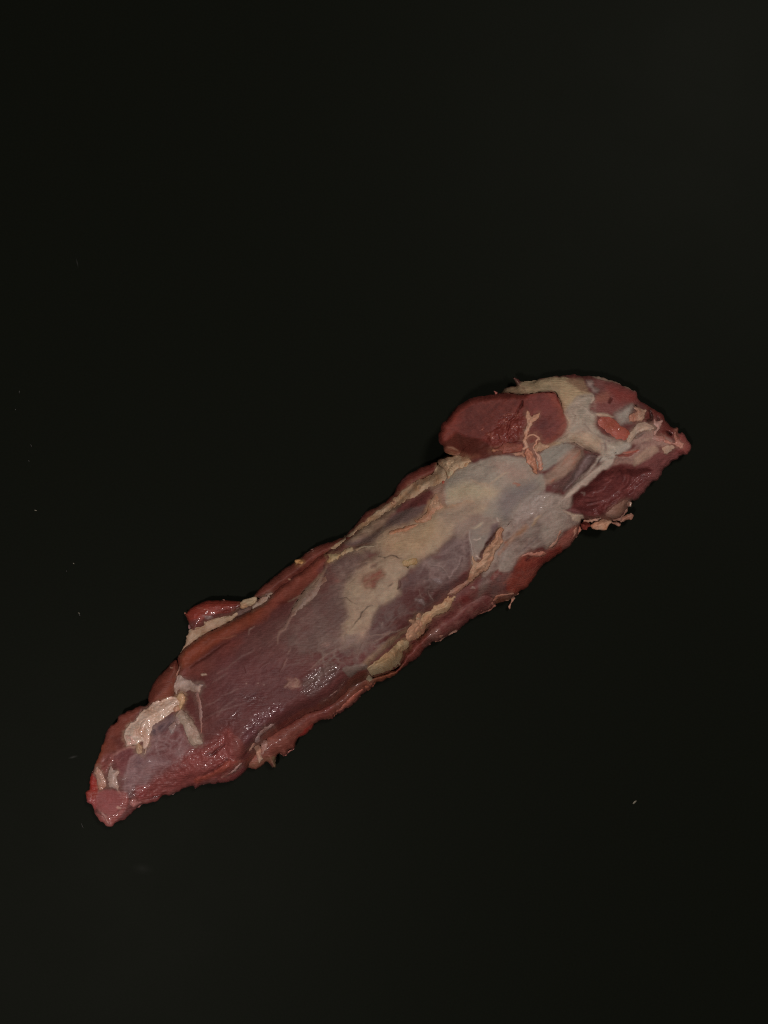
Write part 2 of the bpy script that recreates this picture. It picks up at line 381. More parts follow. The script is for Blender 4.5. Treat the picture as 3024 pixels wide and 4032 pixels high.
# dark flesh to the right of the silverskin
DARK = T('E', (880, 1170), (1000, 1110), (1110, 1030), (1130, 900), (1230, 740), (1340, 690), (1480, 680), (1560, 540), (1659, 460), (1780, 380), (1880, 360), (1950, 440), (1960, 520), (1860, 700), (1750, 850), (1659, 1000), (1500, 1130), (1350, 1250), (1200, 1330), (1000, 1430), (750, 1540), (740, 1430), (820, 1260))
paint(DARK, (84, 62, 60), soft=17, warp=14)
paint(T('E', (880, 1180), (1100, 1060), (1150, 940), (1400, 880), (1600, 900), (1500, 1120), (1300, 1260), (1000, 1420), (760, 1500), (830, 1280)), (74, 47, 44), soft=24)
paint(T('E', (1300, 640), (1450, 590), (1659, 650), (1700, 750), (1500, 720), (1400, 700)), (106, 92, 84), soft=18, tex=.5)
paint(T('E', (1500, 830), (1540, 820), (1600, 850), (1580, 880)), (104, 96, 94), soft=8, wet=1, rough=.6)  # pale spot: a glint painted into the pigment, besides the wet sheen
paint(T('E', (1300, 1070), (1350, 1090), (1390, 1130)), (104, 92, 88), w=(3, 8, 3), soft=7, wet=1, rough=.6)  # another glint laid in as a pale stroke
paint(T('E', (1420, 950), (1470, 940), (1510, 985), (1480, 1030), (1430, 1010)), (68, 38, 36), soft=5, dz=-.8, bev=8)
paint(T('E', (1440, 970), (1460, 1030), (1500, 1080)), (118, 98, 90), w=(1, 2, 1), soft=2.5, dz=.3)
paint(T('E', (1330, 960), (1350, 1030), (1400, 1060)), (108, 86, 80), w=(1, 2, 1), soft=2.5, dz=.3)
streaks(T('E', (900, 1200), (1200, 1060), (1500, 950), (1400, 1150), (1000, 1400), (800, 1450)), 26, (98, 70, 64), op=.45, lmin=20, lmax=80, seed=9)
for q in ([(700, 1585), (850, 1540), (1000, 1460), (1150, 1405), (1260, 1330)], [(760, 1500), (900, 1470), (1000, 1440)], [(820, 1620), (960, 1560), (1100, 1500)], [(900, 1370), (920, 1330)]):
    paint(T('E', *q), (116, 96, 84), w=(1, 3, 1), soft=3, dz=.4, bev=5, warp=6)
paint(T('C', (440, 840), (620, 740), (800, 740), (940, 780), (1010, 860), (960, 900), (860, 1010), (700, 1020), (600, 980), (480, 1030)), (119, 106, 93), soft=26, warp=12)
paint(T('C', (620, 1000), (700, 960), (800, 1000), (800, 1100), (740, 1200), (660, 1220), (640, 1100)), (104, 96, 86), soft=16)
paint(T('C', (140, 400), (330, 330), (330, 430), (330, 600), (280, 610), (230, 520), (180, 470)), (134, 108, 93), soft=12)
GREY = T('C', (700, 830), (770, 820), (775, 870), (720, 960), (860, 940), (930, 830), (1000, 860), (960, 900), (860, 1050), (790, 1130), (730, 1200), (690, 1280), (650, 1240), (640, 1130), (620, 1010), (640, 900))
paint(GREY, (112, 105, 94), soft=8, tex=.3)
paint(T('C', (870, 860), (940, 830), (960, 880), (900, 980), (830, 1080), (800, 1070), (850, 960)), (92, 74, 72), soft=9)
paint(T('C', (985, 880), (940, 910), (900, 990), (840, 1060), (800, 1110), (740, 1210), (730, 1250)), (54, 28, 24), w=(2, 6, 3), soft=4, dz=-2.2, bev=12)
paint(T('C', (620, 930), (615, 1000), (640, 1090), (655, 1180), (650, 1300)), (130, 123, 112), w=(3, 5, 3), soft=3, dz=.8, bev=6)
paint(T('C', (660, 1020), (700, 1030), (745, 1015)), (146, 136, 122), w=(2, 4, 3), soft=3, dz=.8, bev=5)
paint(T('C', (700, 1210), (725, 1240)), (150, 140, 126), w=4, soft=3, dz=.8, bev=5)
paint(T('C', (660, 890), (720, 870), (765, 825)), (140, 130, 110), w=(3, 7, 3), soft=5, dz=.5)
paint(T('C', (170, 1322), (270, 1335), (340, 1390), (390, 1470)), (118, 105, 96), w=(1, 4, 2), soft=3, dz=.7, bev=6)
paint(T('C', (180, 1340), (270, 1360), (330, 1420), (375, 1490)), (60, 46, 44), w=(1, 2.4, 1), soft=4, dz=-.4)
paint(T('C', (390, 1470), (430, 1400), (490, 1310), (530, 1220)), (122, 107, 100), w=(2, 4, 1), soft=3, dz=.7, bev=6)
paint(T('C', (330, 1290), (390, 1220), (480, 1190), (500, 1290), (420, 1400), (370, 1400)), (100, 82, 79), soft=14, tex=.6)
paint(T('C', (210, 1330), (310, 1330), (380, 1420), (330, 1480), (200, 1420)), (98, 86, 80), soft=16, tex=.5)
paint(T('C', (280, 1200), (330, 1080), (480, 1010), (540, 1090), (420, 1160), (330, 1230)), (86, 66, 64), soft=20)
paint(T('C', (940, 770), (960, 810)), (140, 132, 118), w=3, soft=3)
# grey web to the right of the fat ridge
WEB = T('C', (1000, 880), (1120, 780), (1300, 560), (1440, 480), (1659, 500), (1760, 640), (1740, 800), (1680, 960), (1500, 1080), (1320, 1150), (1180, 1240), (1100, 1400), (900, 1480), (760, 1450), (830, 1280), (900, 1180), (1010, 1000))
paint(WEB, (113, 104, 93), soft=9, tex=.35)
paint(T('C', (1270, 560), (1420, 480), (1560, 500), (1640, 640), (1560, 720), (1400, 690), (1240, 780), (1130, 830), (1180, 720)), (128, 120, 110), soft=18, wet=.68, rough=.5, tex=.5)  # brighter tone puts the web's wet glints into the pigment
paint(T('C', (1130, 960), (1280, 850), (1310, 880), (1180, 1000), (1030, 1100)), (132, 100, 79), soft=10)
paint(T('C', (960, 1190), (1060, 1080), (1030, 1050)), (128, 92, 76), w=5, soft=6)
paint(T('C', (1450, 730), (1390, 790), (1350, 870)), (140, 122, 96), w=(3, 6, 2), soft=4, dz=.8)
paint(T('C', (1360, 880), (1440, 800), (1480, 850), (1430, 900)), (98, 87, 78), soft=9)
paint(T('C', (1460, 780), (1560, 740), (1600, 820), (1520, 850)), (116, 100, 92), soft=9)
paint(T('C', (1420, 990), (1310, 1090), (1200, 1170)), (82, 72, 68), w=(2, 4, 2), soft=5, dz=-.9, bev=10)
paint(T('C', (1180, 1020), (1220, 1060)), (96, 84, 74), w=9, soft=9)
paint(T('C', (900, 1400), (1040, 1270), (1150, 1180), (1100, 1290), (980, 1420)), (120, 112, 100), soft=14)
streaks(WEB, 60, (136, 124, 112), op=.45, lmin=12, lmax=70, w=1.8, seed=15, ang=-.1)
paint(T('D', (0, 650), (280, 640), (300, 740), (210, 790), (300, 880), (400, 930), (300, 1000), (180, 1050), (100, 1150), (0, 1250), (-60, 900)), (126, 116, 103), soft=10, tex=.3)
paint(T('D', (180, 1100), (330, 990), (400, 1040), (290, 1200), (150, 1320), (0, 1430), (0, 1260), (100, 1210)), (124, 80, 69), soft=10, tex=.3, wet=.6)
paint(T('D', (0, 1310), (60, 1260), (150, 1240), (60, 1370), (0, 1420)), (108, 56, 48), soft=8, wet=.6)
paint(T('D', (200, 795), (290, 778), (370, 790), (412, 832), (340, 832), (270, 818)), (106, 73, 71), soft=4, dz=.6)
paint(T('D', (200, 800), (280, 832), (360, 840), (420, 850), (440, 890), (400, 930), (330, 910), (300, 880)), (152, 139, 119), soft=5, dz=.8)
# right flank flesh
SIDE = T('F', (1511, 205), (1420, 300), (1395, 350), (1310, 490), (1195, 560), (1100, 640), (900, 740), (740, 800), (580, 905), (480, 985), (210, 1120), (40, 1280), (-180, 1420), (-300, 1420), (-200, 1240), (80, 960), (250, 790), (480, 600), (720, 430), (900, 300), (1110, 300))
paint(SIDE, (84, 47, 44), soft=8, wet=.45)
paint(T('F', (740, 430), (860, 330), (1000, 360), (1120, 300), (1100, 430), (980, 560), (880, 590), (760, 520)), (86, 64, 60), soft=18, tex=.4)
paint(T('F', (760, 440), (830, 400), (840, 480), (780, 540), (700, 620)), (104, 88, 80), soft=16, tex=.4)
paint(T('F', (870, 370), (920, 300), (955, 275), (945, 330), (900, 400)), (100, 50, 44), soft=8)
paint(T('F', (1050, 440), (1130, 300), (1200, 140), (1310, 105), (1480, 120), (1560, 60), (1680, -10), (1690, 90), (1511, 215), (1420, 300), (1395, 350), (1310, 490), (1195, 560), (1080, 550)), (108, 51, 40), soft=7, wet=.6)
paint(T('F', (1300, 150), (1470, 130), (1600, 40), (1659, 40), (1500, 190), (1380, 260)), (98, 44, 38), soft=16)
paint(T('F', (1280, 160), (1330, 130)), (66, 30, 26), w=6, soft=8)
paint(T('F', (1010, 440), (1080, 370), (1110, 320)), (126, 84, 72), w=(3, 6, 3), soft=6, op=.7)
for q in ([(690, 620), (640, 720), (560, 800)], [(480, 640), (520, 740), (430, 860)], [(300, 880), (330, 960)], [(540, 870), (430, 900)]):
    paint(T('F', *q), (110, 82, 74), w=(2, 7, 2), soft=8, op=.5, warp=12)
paint(T('F', (500, 600), (600, 580), (640, 640), (540, 680)), (92, 44, 40), soft=14)
paint(T('F', (640, 490), (665, 485), (690, 500)), (124, 106, 96), w=(1, 3, 1), soft=2.5, dz=.5, wet=.9)
paint(T('F', (650, 510), (680, 515)), (60, 34, 32), w=2, soft=3, dz=-.5)
paint(T('F', (150, 1000), (220, 960), (260, 1020), (180, 1100), (80, 1160)), (112, 82, 72), soft=10, tex=.4, wet=.8)
paint(T('F', (920, 680), (955, 615), (1080, 595), (1090, 645), (1000, 672)), (92, 56, 38), soft=4)
streaks(T('F', (100, 1000), (500, 640), (800, 480), (860, 580), (480, 930), (120, 1180)), 26, (112, 78, 70), op=.4, lmin=12, lmax=50, seed=31, w=1.4)
paint(T('G', (1060, 560), (1250, 430), (1350, 530), (1200, 690), (1000, 850), (910, 925), (800, 895), (960, 800), (1000, 650)), (90, 47, 39), soft=8)
paint(T('G', (1380, 360), (1440, 400), (1350, 520), (1270, 580), (1240, 540)), (108, 78, 70), soft=12, tex=.5)
paint(T('G', (380, 950), (560, 850), (600, 1000), (540, 1090), (300, 1260), (150, 1410), (0, 1470), (0, 1270), (200, 1150)), (90, 53, 43), soft=8, wet=.5)
paint(T('G', (400, 1000), (500, 940), (560, 900), (520, 1040), (420, 1110), (340, 1150)), (80, 52, 39), soft=20)
paint(T('G', (640, 940), (760, 900), (900, 860), (915, 920), (800, 970), (680, 1000)), (100, 62, 44), soft=9)
paint(T('G', (530, 810), (640, 700), (760, 600), (900, 480), (1030, 390)), (118, 96, 76), w=(10, 12, 7), soft=8, dz=.8, tex=.4)
for q in ([(0, 760), (150, 640), (300, 560), (460, 500)], [(270, 600), (380, 520), (500, 460)], [(60, 560), (160, 520), (220, 500)], [(540, 540), (480, 640), (450, 740)], [(600, 440), (520, 560), (520, 660)], [(640, 540), (760, 470), (900, 400)]):
    paint(T('G', *q), (112, 94, 86), w=(2, 7, 2), soft=8, op=.55, warp=10, dz=.25)
paint(T('G', (280, 500), (420, 440), (560, 480), (540, 620), (420, 640), (300, 580)), (98, 82, 74), soft=26, tex=.5)
paint(T('G', (180, 690), (300, 640), (420, 570), (440, 620), (300, 720), (240, 720)), (74, 44, 44), soft=15)
paint(T('G', (290, 840), (420, 800), (560, 780), (590, 830), (480, 870), (410, 920), (370, 940), (340, 900)), (100, 87, 77), soft=5, tex=.3, dz=.4)
# ------------------------------------------------------------------ left half
paint(T('H', (500, 900), (760, 760), (1000, 540), (1150, 400), (1300, 330), (1400, 700), (1400, 1000), (1100, 1300), (800, 1659), (100, 1659), (0, 1450), (200, 1200)), (84, 57, 53), soft=40)
paint(T('H', (1000, 760), (1200, 600), (1450, 500), (1480, 900), (1300, 1100), (1000, 1120), (880, 950)), (92, 70, 65), soft=50, tex=.5)
paint(T('H', (1280, 90), (1300, 180), (1240, 230), (1150, 400), (1050, 490), (960, 580), (850, 640), (700, 720), (560, 860), (450, 930), (200, 1060), (0, 1130), (-200, 1200), (-500, 1400), (-420, 1200), (-150, 960), (200, 830), (480, 740), (640, 560), (900, 360), (1060, 220)), (102, 58, 46), soft=16, warp=9)
paint(T('I', (420, 900), (460, 690), (560, 600), (700, 510), (850, 425), (1000, 350), (1130, 285), (1280, 205), (1400, 130), (1400, 240), (1250, 380), (1000, 500), (900, 590), (700, 760), (520, 900)), (102, 55, 38), soft=16, wet=.3)
paint(T('I', (420, 940), (560, 880), (720, 780), (860, 690), (1000, 600), (1150, 560), (1050, 760), (900, 880), (700, 1000), (500, 980)), (96, 55, 47), soft=24)
paint(T('I', (1010, 582), (940, 620), (860, 672), (720, 772), (560, 885)), (66, 31, 23), w=(2, 6, 4), soft=7, dz=-1.2, bev=14)
paint(T('I', (930, 545), (1000, 530), (1090, 520)), (122, 84, 66), w=(2, 4, 2), soft=5, op=.7, dz=.4)
paint(T('H', (700, 660), (780, 650), (850, 640)), (80, 42, 34), w=(2, 5, 2), soft=5, dz=-.5)
paint(T('H', (1120, 440), (1150, 400), (1250, 330), (1200, 480), (1120, 600), (1000, 720), (900, 775), (878, 765), (910, 690), (960, 610), (1040, 500)), (119, 101, 85), soft=6, dz=.5, tex=.25)
paint(T('H', (840, 650), (900, 620), (975, 575)), (120, 96, 80), w=(1, 3, 2), soft=3)
paint(T('H', (895, 780), (860, 850), (800, 950), (745, 1010), (725, 1070), (712, 1135)), (120, 93, 82), w=(4, 6, 2), soft=4, dz=.5)
paint(T('H', (1300, 230), (1260, 300), (1160, 400), (1130, 430)), (124, 102, 84), w=(2, 5, 2), soft=5, dz=.5, tex=.3)
for q, ww in (([(378, 1030), (395, 970), (455, 930)], (1, 4, 1)), ([(335, 1385), (345, 1430), (358, 1475)], (2, 5, 3)), ([(760, 1480), (790, 1400), (830, 1310)], (3, 5, 1)), ([(840, 1260), (870, 1190)], (1, 2, 1)), ([(500, 1440), (560, 1390), (625, 1355)], (1, 3, 2)), ([(570, 1430), (600, 1400), (625, 1385)], (1, 3, 1)), ([(1220, 1160), (1290, 1130), (1340, 1110)], (2, 4, 1)), ([(1260, 1160), (1330, 1150)], (1, 3, 1)), ([(1100, 1440), (1200, 1340), (1300, 1260), (1380, 1240)], (1, 3, 1))):
    paint(T('H', *q), (130, 102, 92), w=ww, soft=3, dz=.5, bev=5, op=.85)
LEFTFIELD = T('I', (520, 960), (900, 700), (1200, 480), (1560, 300), (1659, 700), (1659, 1100), (1100, 1400), (720, 1560), (660, 1200))
streaks(LEFTFIELD, 46, (112, 84, 78), op=.42, lmin=25, lmax=170, w=1.6, seed=21, ang=.02)
streaks(T('J', (0, 100), (600, 0), (1200, 100), (1300, 400), (900, 640), (400, 700), (0, 900)), 60, (108, 80, 76), op=.35, lmin=20, lmax=120, w=1.4, seed=22)
paint(T('J', (0, 100), (500, 60), (900, 200), (900, 600), (600, 700), (200, 850), (0, 800)), (82, 52, 51), soft=70)
for q in ([(860, 1450), (980, 1330), (1100, 1250)], [(720, 1340), (820, 1290), (910, 1250)], [(940, 1210), (1040, 1170), (1120, 1130)], [(820, 1060), (900, 1000), (990, 950)], [(1060, 830), (1200, 730), (1300, 670)], [(870, 960), (980, 900), (1090, 800)], [(700, 1500), (900, 1390), (1200, 1300)]):
    paint(T('I', *q), (120, 94, 88), w=(1, 3, 1), soft=4, op=.5, dz=.3)
paint(T('J', (380, 500), (460, 480), (530, 510), (500, 560), (400, 560)), (74, 42, 44), soft=14)
paint(T('I', (700, 965), (735, 965)), (156, 136, 116), w=5, soft=2, dz=1)
for q in ([(1213, 1072)], [(1418, 1090)], [(1345, 1065)]):
    x, y = q[0]; paint(T('I', (x, y), (x + 4, y + 2)), (150, 126, 112), w=1.8, soft=1.5, dz=.4)
# wet glistening band
paint(T('J', (300, 1040), (380, 860), (470, 760), (620, 680), (720, 640), (800, 680), (700, 760), (600, 830), (520, 920), (460, 1010), (380, 1070)), (90, 58, 60), soft=18, wet=1.0, rough=.8)
paint(T('J', (1000, 440), (1090, 260), (1250, 200), (1420, 180), (1440, 260), (1340, 380), (1200, 480), (1120, 560), (1040, 520)), (84, 60, 57), soft=16, wet=.74, rough=.9)
paint(T('J', (300, 520), (560, 540), (560, 640), (400, 640)), None, soft=16, wet=.72, rough=.4)
paint(T('J', (60, 900), (180, 780), (260, 700), (280, 760), (160, 880), (0, 1040)), None, soft=14, wet=.95, rough=.6)
paint(T('J', (800, 420), (850, 380), (820, 330), (950, 340), (1000, 380), (970, 430), (900, 450), (820, 440)), (116, 85, 76), soft=8, rough=.9, tex=.4)
for q in ([(805, 430), (850, 390), (880, 390)], [(880, 430), (930, 420), (980, 420)], [(930, 340), (960, 370), (920, 390)]):
    paint(T('J', *q), (128, 98, 86), w=(3, 5, 2), soft=4, dz=.6, bev=6)
paint(T('J', (1000, 400), (1100, 340), (1250, 230), (1400, 190), (1350, 260), (1200, 330), (1060, 420)), (98, 78, 72), soft=16, tex=.5)
# lower fold of the left half
paint(T('J', (560, 970), (690, 900), (760, 870), (960, 730), (1190, 655), (1250, 810), (1110, 940), (960, 1040), (920, 1150), (780, 1230), (600, 1320), (480, 1400), (360, 1370), (330, 1290), (420, 1200), (520, 1130)), (94, 54, 45), soft=8, wet=.5)
paint(T('J', (690, 900), (780, 850), (960, 740), (1100, 700), (960, 800), (840, 900), (740, 960)), (84, 40, 35), soft=14)
paint(T('J', (1130, 870), (1060, 930), (1020, 980), (960, 1010)), (112, 38, 32), w=(3, 7, 3), soft=8)
paint(T('J', (1060, 810), (1180, 740), (1340, 650), (1330, 740), (1200, 820)), (92, 50, 45), soft=16)
paint(T('J', (380, 1320), (560, 1260), (700, 1230), (690, 1290), (550, 1340), (420, 1390)), (104, 74, 58), soft=12)
paint(T('J', (680, 1260), (690, 1330), (670, 1375)), (112, 92, 68), w=(5, 6, 2), soft=4)
# the knuckle of muscle beside it
paint(T('J', (95, 1000), (130, 930), (200, 980), (300, 1060), (335, 1200), (300, 1260), (150, 1250), (90, 1130)), (106, 63, 57), soft=7, dz=1.6, bev=24, wet=.6)
paint(T('J', (100, 1000), (90, 1080), (60, 1140), (0, 1190)), (62, 28, 26), w=(2, 5, 3), soft=5, dz=-1.6, bev=10)
paint(T('J', (300, 1260), (340, 1220), (420, 1140)), (70, 33, 30), w=(2, 4, 2), soft=5, dz=-1.2, bev=10)
paint(T('J', (-20, 1330), (100, 1280), (240, 1270), (320, 1290), (250, 1340), (100, 1430), (-30, 1480)), (124, 69, 58), soft=8, dz=.8, wet=.6)
paint(T('J', (0, 1370), (60, 1330), (140, 1300)), (80, 38, 34), w=(2, 5, 2), soft=5, dz=-1.0, bev=9)
paint(T('J', (60, 1490), (200, 1440), (320, 1380), (330, 1440), (240, 1520), (0, 1560)), (112, 62, 60), soft=9, wet=.7)
# ------------------------------------------------------------------ tail
paint(T('K', (760, 420), (1000, 300), (1150, 400), (1220, 600), (1280, 720), (1120, 900), (900, 920), (740, 780), (700, 640)), (96, 63, 62), soft=26, wet=.5)
paint(T('K', (760, 400), (900, 370), (1050, 280), (1060, 360), (980, 440), (840, 520), (780, 500)), (84, 66, 70), soft=16)
paint(T('K', (1000, 900), (1200, 720), (1500, 600), (1659, 440), (1720, 560), (1700, 1000), (1300, 1070), (1000, 1200), (850, 1290), (640, 1310), (600, 1200), (800, 1050)), (112, 62, 58), soft=22, wet=.7, rough=.7)
streaks(T('K', (1000, 950), (1300, 760), (1659, 560), (1659, 950), (1200, 1060), (900, 1200)), 60, (126, 80, 74), op=.4, lmin=8, lmax=40, w=1.6, seed=41, dz=.3)
for q in ([(1640, 620), (1540, 700), (1420, 760)], [(1659, 800), (1600, 870), (1480, 940), (1380, 1010)], [(960, 1180), (860, 1230), (760, 1260)], [(1560, 690), (1480, 760)]):
    paint(T('K', *q), (70, 32, 30), w=(2, 5, 2), soft=6, dz=-1.3, bev=10, warp=8)
paint(T('K', (1480, 960), (1600, 880), (1700, 800), (1720, 880), (1600, 960), (1380, 1050), (1310, 1080), (1290, 1030)), (124, 68, 56), soft=7, dz=.9, wet=.5)
paint(T('K', (510, 850), (600, 740), (720, 770), (860, 790), (1000, 830), (900, 890), (800, 960), (720, 1100), (640, 1110), (560, 1150), (500, 1220), (470, 1200), (470, 1070), (490, 950)), (112, 85, 86), soft=18, tex=.5, wet=.45)
for q, ww in (([(600, 740), (530, 800), (505, 900), (480, 1020), (475, 1200)], (4, 6, 3)), ([(560, 1100), (540, 1180), (520, 1240)], (3, 4, 2)), ([(760, 600), (900, 560), (1000, 510)], (2, 5, 2)), ([(740, 700), (860, 620), (940, 640)], (2, 5, 2)), ([(1140, 640), (1095, 690), (1110, 780), (1075, 880)], (2, 4, 1)), ([(780, 880), (920, 850), (1000, 830)], (2, 5, 1)), ([(1160, 530), (1110, 620), (1090, 690)], (1, 3, 1)), ([(820, 420), (880, 520), (840, 640), (880, 760)], (2, 5, 2))):
    paint(T('K', *q), (128, 100, 98), w=ww, soft=6, op=.65, warp=9, dz=.3)
paint(T('K', (560, 860), (660, 800), (680, 840), (640, 900)), (92, 66, 68), soft=12)
paint(T('K', (350, 760), (420, 690), (560, 645), (610, 690), (530, 790), (490, 930), (440, 1000), (400, 920), (340, 800)), (98, 60, 60), soft=7, wet=.4)
paint(T('K', (590, 648), (440, 685), (350, 745), (325, 830)), (132, 94, 87), w=(4, 6, 3), soft=4, dz=.4)
paint(T('K', (120, 900), (160, 760), (210, 650), (300, 430), (400, 310), (560, 205), (670, 190), (580, 350), (480, 480), (480, 640), (330, 720), (240, 790), (180, 900)), (100, 58, 47), soft=8, wet=.35)
paint(T('K', (140, 860), (200, 680), (230, 600)), (116, 68, 46), w=(5, 9, 4), soft=12, op=.8)
paint(T('K', (470, 500), (450, 580), (490, 650), (400, 680), (360, 560)), (84, 48, 42), soft=18)
paint(T('K', (180, 900), (240, 780), (330, 730), (330, 830), (270, 960), (230, 960)), (116, 70, 64), soft=8, wet=1, rough=.8)
paint(T('K', (140, 1190), (270, 1150), (400, 1170), (470, 1220), (445, 1350), (340, 1450), (200, 1410), (120, 1330), (110, 1240)), (120, 72, 70), soft=7, wet=.35)
paint(T('K', (440, 1200), (500, 1200), (520, 1300), (480, 1400), (360, 1530), (260, 1600), (180, 1540), (120, 1430), (200, 1440), (330, 1460), (440, 1360)), (128, 79, 74), soft=8, wet=.8, rough=.6)
paint(T('K', (5, 1190), (70, 1140), (60, 1080), (80, 990), (150, 1060), (165, 1170), (150, 1240), (40, 1300)), (122, 56, 47), soft=6, wet=.8)
paint(T('K', (75, 970), (130, 1010), (165, 1165), (80, 1150)), (122, 42, 34), soft=5, wet=.6)
paint(T('K', (20, 1250), (100, 1260), (140, 1270), (150, 1350), (110, 1400), (40, 1320)), (132, 72, 70), soft=7, wet=1, rough=.6)
paint(T('K', (600, 1130), (700, 1110), (740, 1180), (680, 1270), (620, 1220)), (116, 60, 58), soft=10, wet=.9)
paint(T('K', (560, 1100), (600, 1120), (590, 1200), (520, 1260)), None, soft=8, wet=1, rough=.7)
paint(T('K', (390, 1360), (430, 1365)), (160, 124, 112), w=4, soft=2, dz=.5)
paint(T('K', (400, 1170), (440, 1210)), (142, 104, 96), w=(3, 2, 1), soft=3, dz=.3)
# parts of the left rim
paint(T('I', (410, 800), (350, 815), (270, 895), (200, 965), (125, 1060), (75, 1180), (60, 1320), (200, 1330), (380, 1250), (430, 1000), (445, 850)), (92, 52, 41), soft=6)
paint(T('I', (150, 1240), (240, 1150), (330, 1080), (380, 1000), (360, 1180), (240, 1260)), (104, 60, 46), soft=18)
paint(T('I', (560, 1330), (200, 1330), (100, 1300), (160, 1180), (240, 1100)), (78, 42, 34), w=(2, 10, 5), soft=16, op=.6)
paint(T('I', (330, 880), (355, 878)), (150, 118, 100), w=2.5, soft=2)
paint(T('I', (480, 255), (510, 240), (560, 195), (620, 155), (740, 105), (940, 92), (1060, 98), (1140, 108), (1150, 170), (1100, 215), (1000, 240), (850, 255), (720, 305), (640, 385), (575, 450), (550, 400), (515, 310)), (114, 51, 40), soft=5, wet=.7, rough=.3)
paint(T('I', (880, 215), (1000, 190), (1130, 140), (1150, 175), (1100, 215), (980, 238)), (86, 36, 30), soft=10)
paint(T('I', (560, 360), (600, 330), (680, 320), (640, 390), (580, 440)), (92, 52, 48), soft=9, wet=.9)
paint(T('I', (650, 195), (760, 200)), (134, 84, 70), w=2, soft=4, wet=1)
paint(T('I', (720, 290), (800, 285), (830, 310), (760, 320)), (122, 104, 100), soft=6, wet=1)
paint(T('I', (1095, 225), (1240, 175), (1300, 190), (1130, 280), (1040, 330)), (78, 58, 47), soft=6)
# left strip under the loin
paint(V2((725, 95), (690, 100), (600, 140), (520, 215), (480, 265), (400, 310), (320, 385), (250, 470), (160, 520), (80, 555), (0, 590), (0, 640), (160, 560), (240, 520), (340, 430), (440, 370), (520, 310), (590, 225), (690, 160)), (84, 45, 37), soft=5)
paint(T('H', (431, 588), (500, 500), (700, 330), (870, 210), (1000, 120), (1200, -10), (1350, 0), (1280, 120), (1050, 250), (870, 380), (660, 550), (500, 600)), (84, 47, 38), soft=6)
paint(T('H', (900, 340), (960, 290), (1030, 240)), (72, 36, 29), w=(4, 12, 5), soft=14)
paint(T('H', (845, 388), (855, 394)), (150, 120, 98), w=3, soft=2)

# wisps of connective tissue over the flesh
paint(T('K', (500, 840), (740, 640), (800, 420), (1060, 300), (1250, 640), (1120, 900), (900, 980), (740, 1120), (560, 1180), (470, 1190)), (134, 106, 104), soft=20, wisp=.95, op=.75, wscale=46)
paint(T('K', (180, 800), (330, 720), (420, 800), (420, 980), (300, 960)), (132, 92, 86), soft=12, wisp=.95, op=.6, wscale=36)
paint(LEFTFIELD, (108, 80, 75), soft=40, wisp=1, op=.28, wscale=80)
paint(T('H', (700, 900), (1000, 700), (1250, 500), (1480, 700), (1450, 1100), (1100, 1350), (800, 1300)), (112, 92, 84), soft=50, wisp=.9, op=.5, wscale=70)
paint(T('G', (0, 500), (300, 420), (620, 420), (800, 560), (500, 780), (200, 800), (0, 820)), (114, 97, 88), soft=30, wisp=.95, op=.7, wscale=50)
paint(DARK, (112, 95, 89), soft=30, wisp=1, op=.6, wscale=60)
paint(T('C', (280, 1150), (480, 1010), (640, 960), (640, 1280), (500, 1420), (330, 1560), (100, 1650), (0, 1500), (60, 1320)), (118, 103, 96), soft=20, wisp=1, op=.6, wscale=44)
paint(WEB, (142, 132, 120), soft=20, wisp=1, op=.6, wscale=40)
paint(T('B', (150, 430), (395, 340), (430, 560), (480, 780), (860, 880), (700, 1000), (560, 1100), (300, 960), (50, 890), (40, 780)), (150, 139, 120), soft=20, wisp=1, op=.6, wscale=44)
paint(T('B', (860, 880), (1000, 780), (1260, 830), (1300, 920), (1100, 1060), (900, 1160), (700, 1090)), (152, 124, 110), soft=14, wisp=1, op=.6, wscale=34)
paint(MEMB, (146, 130, 103), soft=20, wisp=1, op=.4, wscale=60)
paint(MEMB, (104, 84, 70), soft=30, wisp=1, op=.3, wscale=90)
paint(SIDE, (112, 82, 74), soft=14, wisp=1, op=.45, wscale=40)
paint(T('D', (500, 450), (850, 270), (1250, 330), (1000, 640), (640, 860), (300, 740)), (112, 66, 61), soft=20, wisp=1, op=.35, wscale=40)
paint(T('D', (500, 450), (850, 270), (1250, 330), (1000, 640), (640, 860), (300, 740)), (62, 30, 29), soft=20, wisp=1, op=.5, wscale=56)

# folds and creases of the membrane on the head
for q, ww, cc_, z in (([(0, 860), (120, 800), (300, 772)], (1, 3, 1), (112, 96, 80), -.4), ([(150, 710), (200, 620), (170, 540)], (1, 4, 1), (116, 104, 90), -.4), ([(450, 850), (490, 910), (500, 970)], (1, 3, 1), (108, 94, 82), -.5),
                      ([(40, 895), (160, 915), (260, 965), (285, 1030), (260, 1110)], (1, 4, 1), (98, 82, 72), -.9), ([(60, 560), (130, 640), (110, 760)], (1, 4, 1), (152, 138, 114), .5), ([(220, 460), (330, 520), (420, 600)], (1, 5, 1), (148, 138, 122), .5),
                      ([(300, 610), (330, 720), (420, 800)], (1, 4, 1), (112, 102, 90), -.5), ([(200, 830), (330, 850), (470, 900)], (1, 4, 1), (152, 136, 112), .5), ([(560, 930), (660, 960), (760, 950)], (1, 4, 1), (148, 140, 124), .5),
                      ([(960, 880), (1060, 850), (1140, 860)], (1, 4, 1), (158, 130, 114), .6), ([(880, 960), (1000, 900), (1120, 900)], (1, 3, 1), (108, 80, 74), -.6), ([(700, 1120), (800, 1090), (880, 1100)], (1, 3, 1), (100, 74, 68), -.5)):
    paint(T('B', *q), cc_, w=ww, soft=5, op=.75, dz=z, bev=8, warp=9)
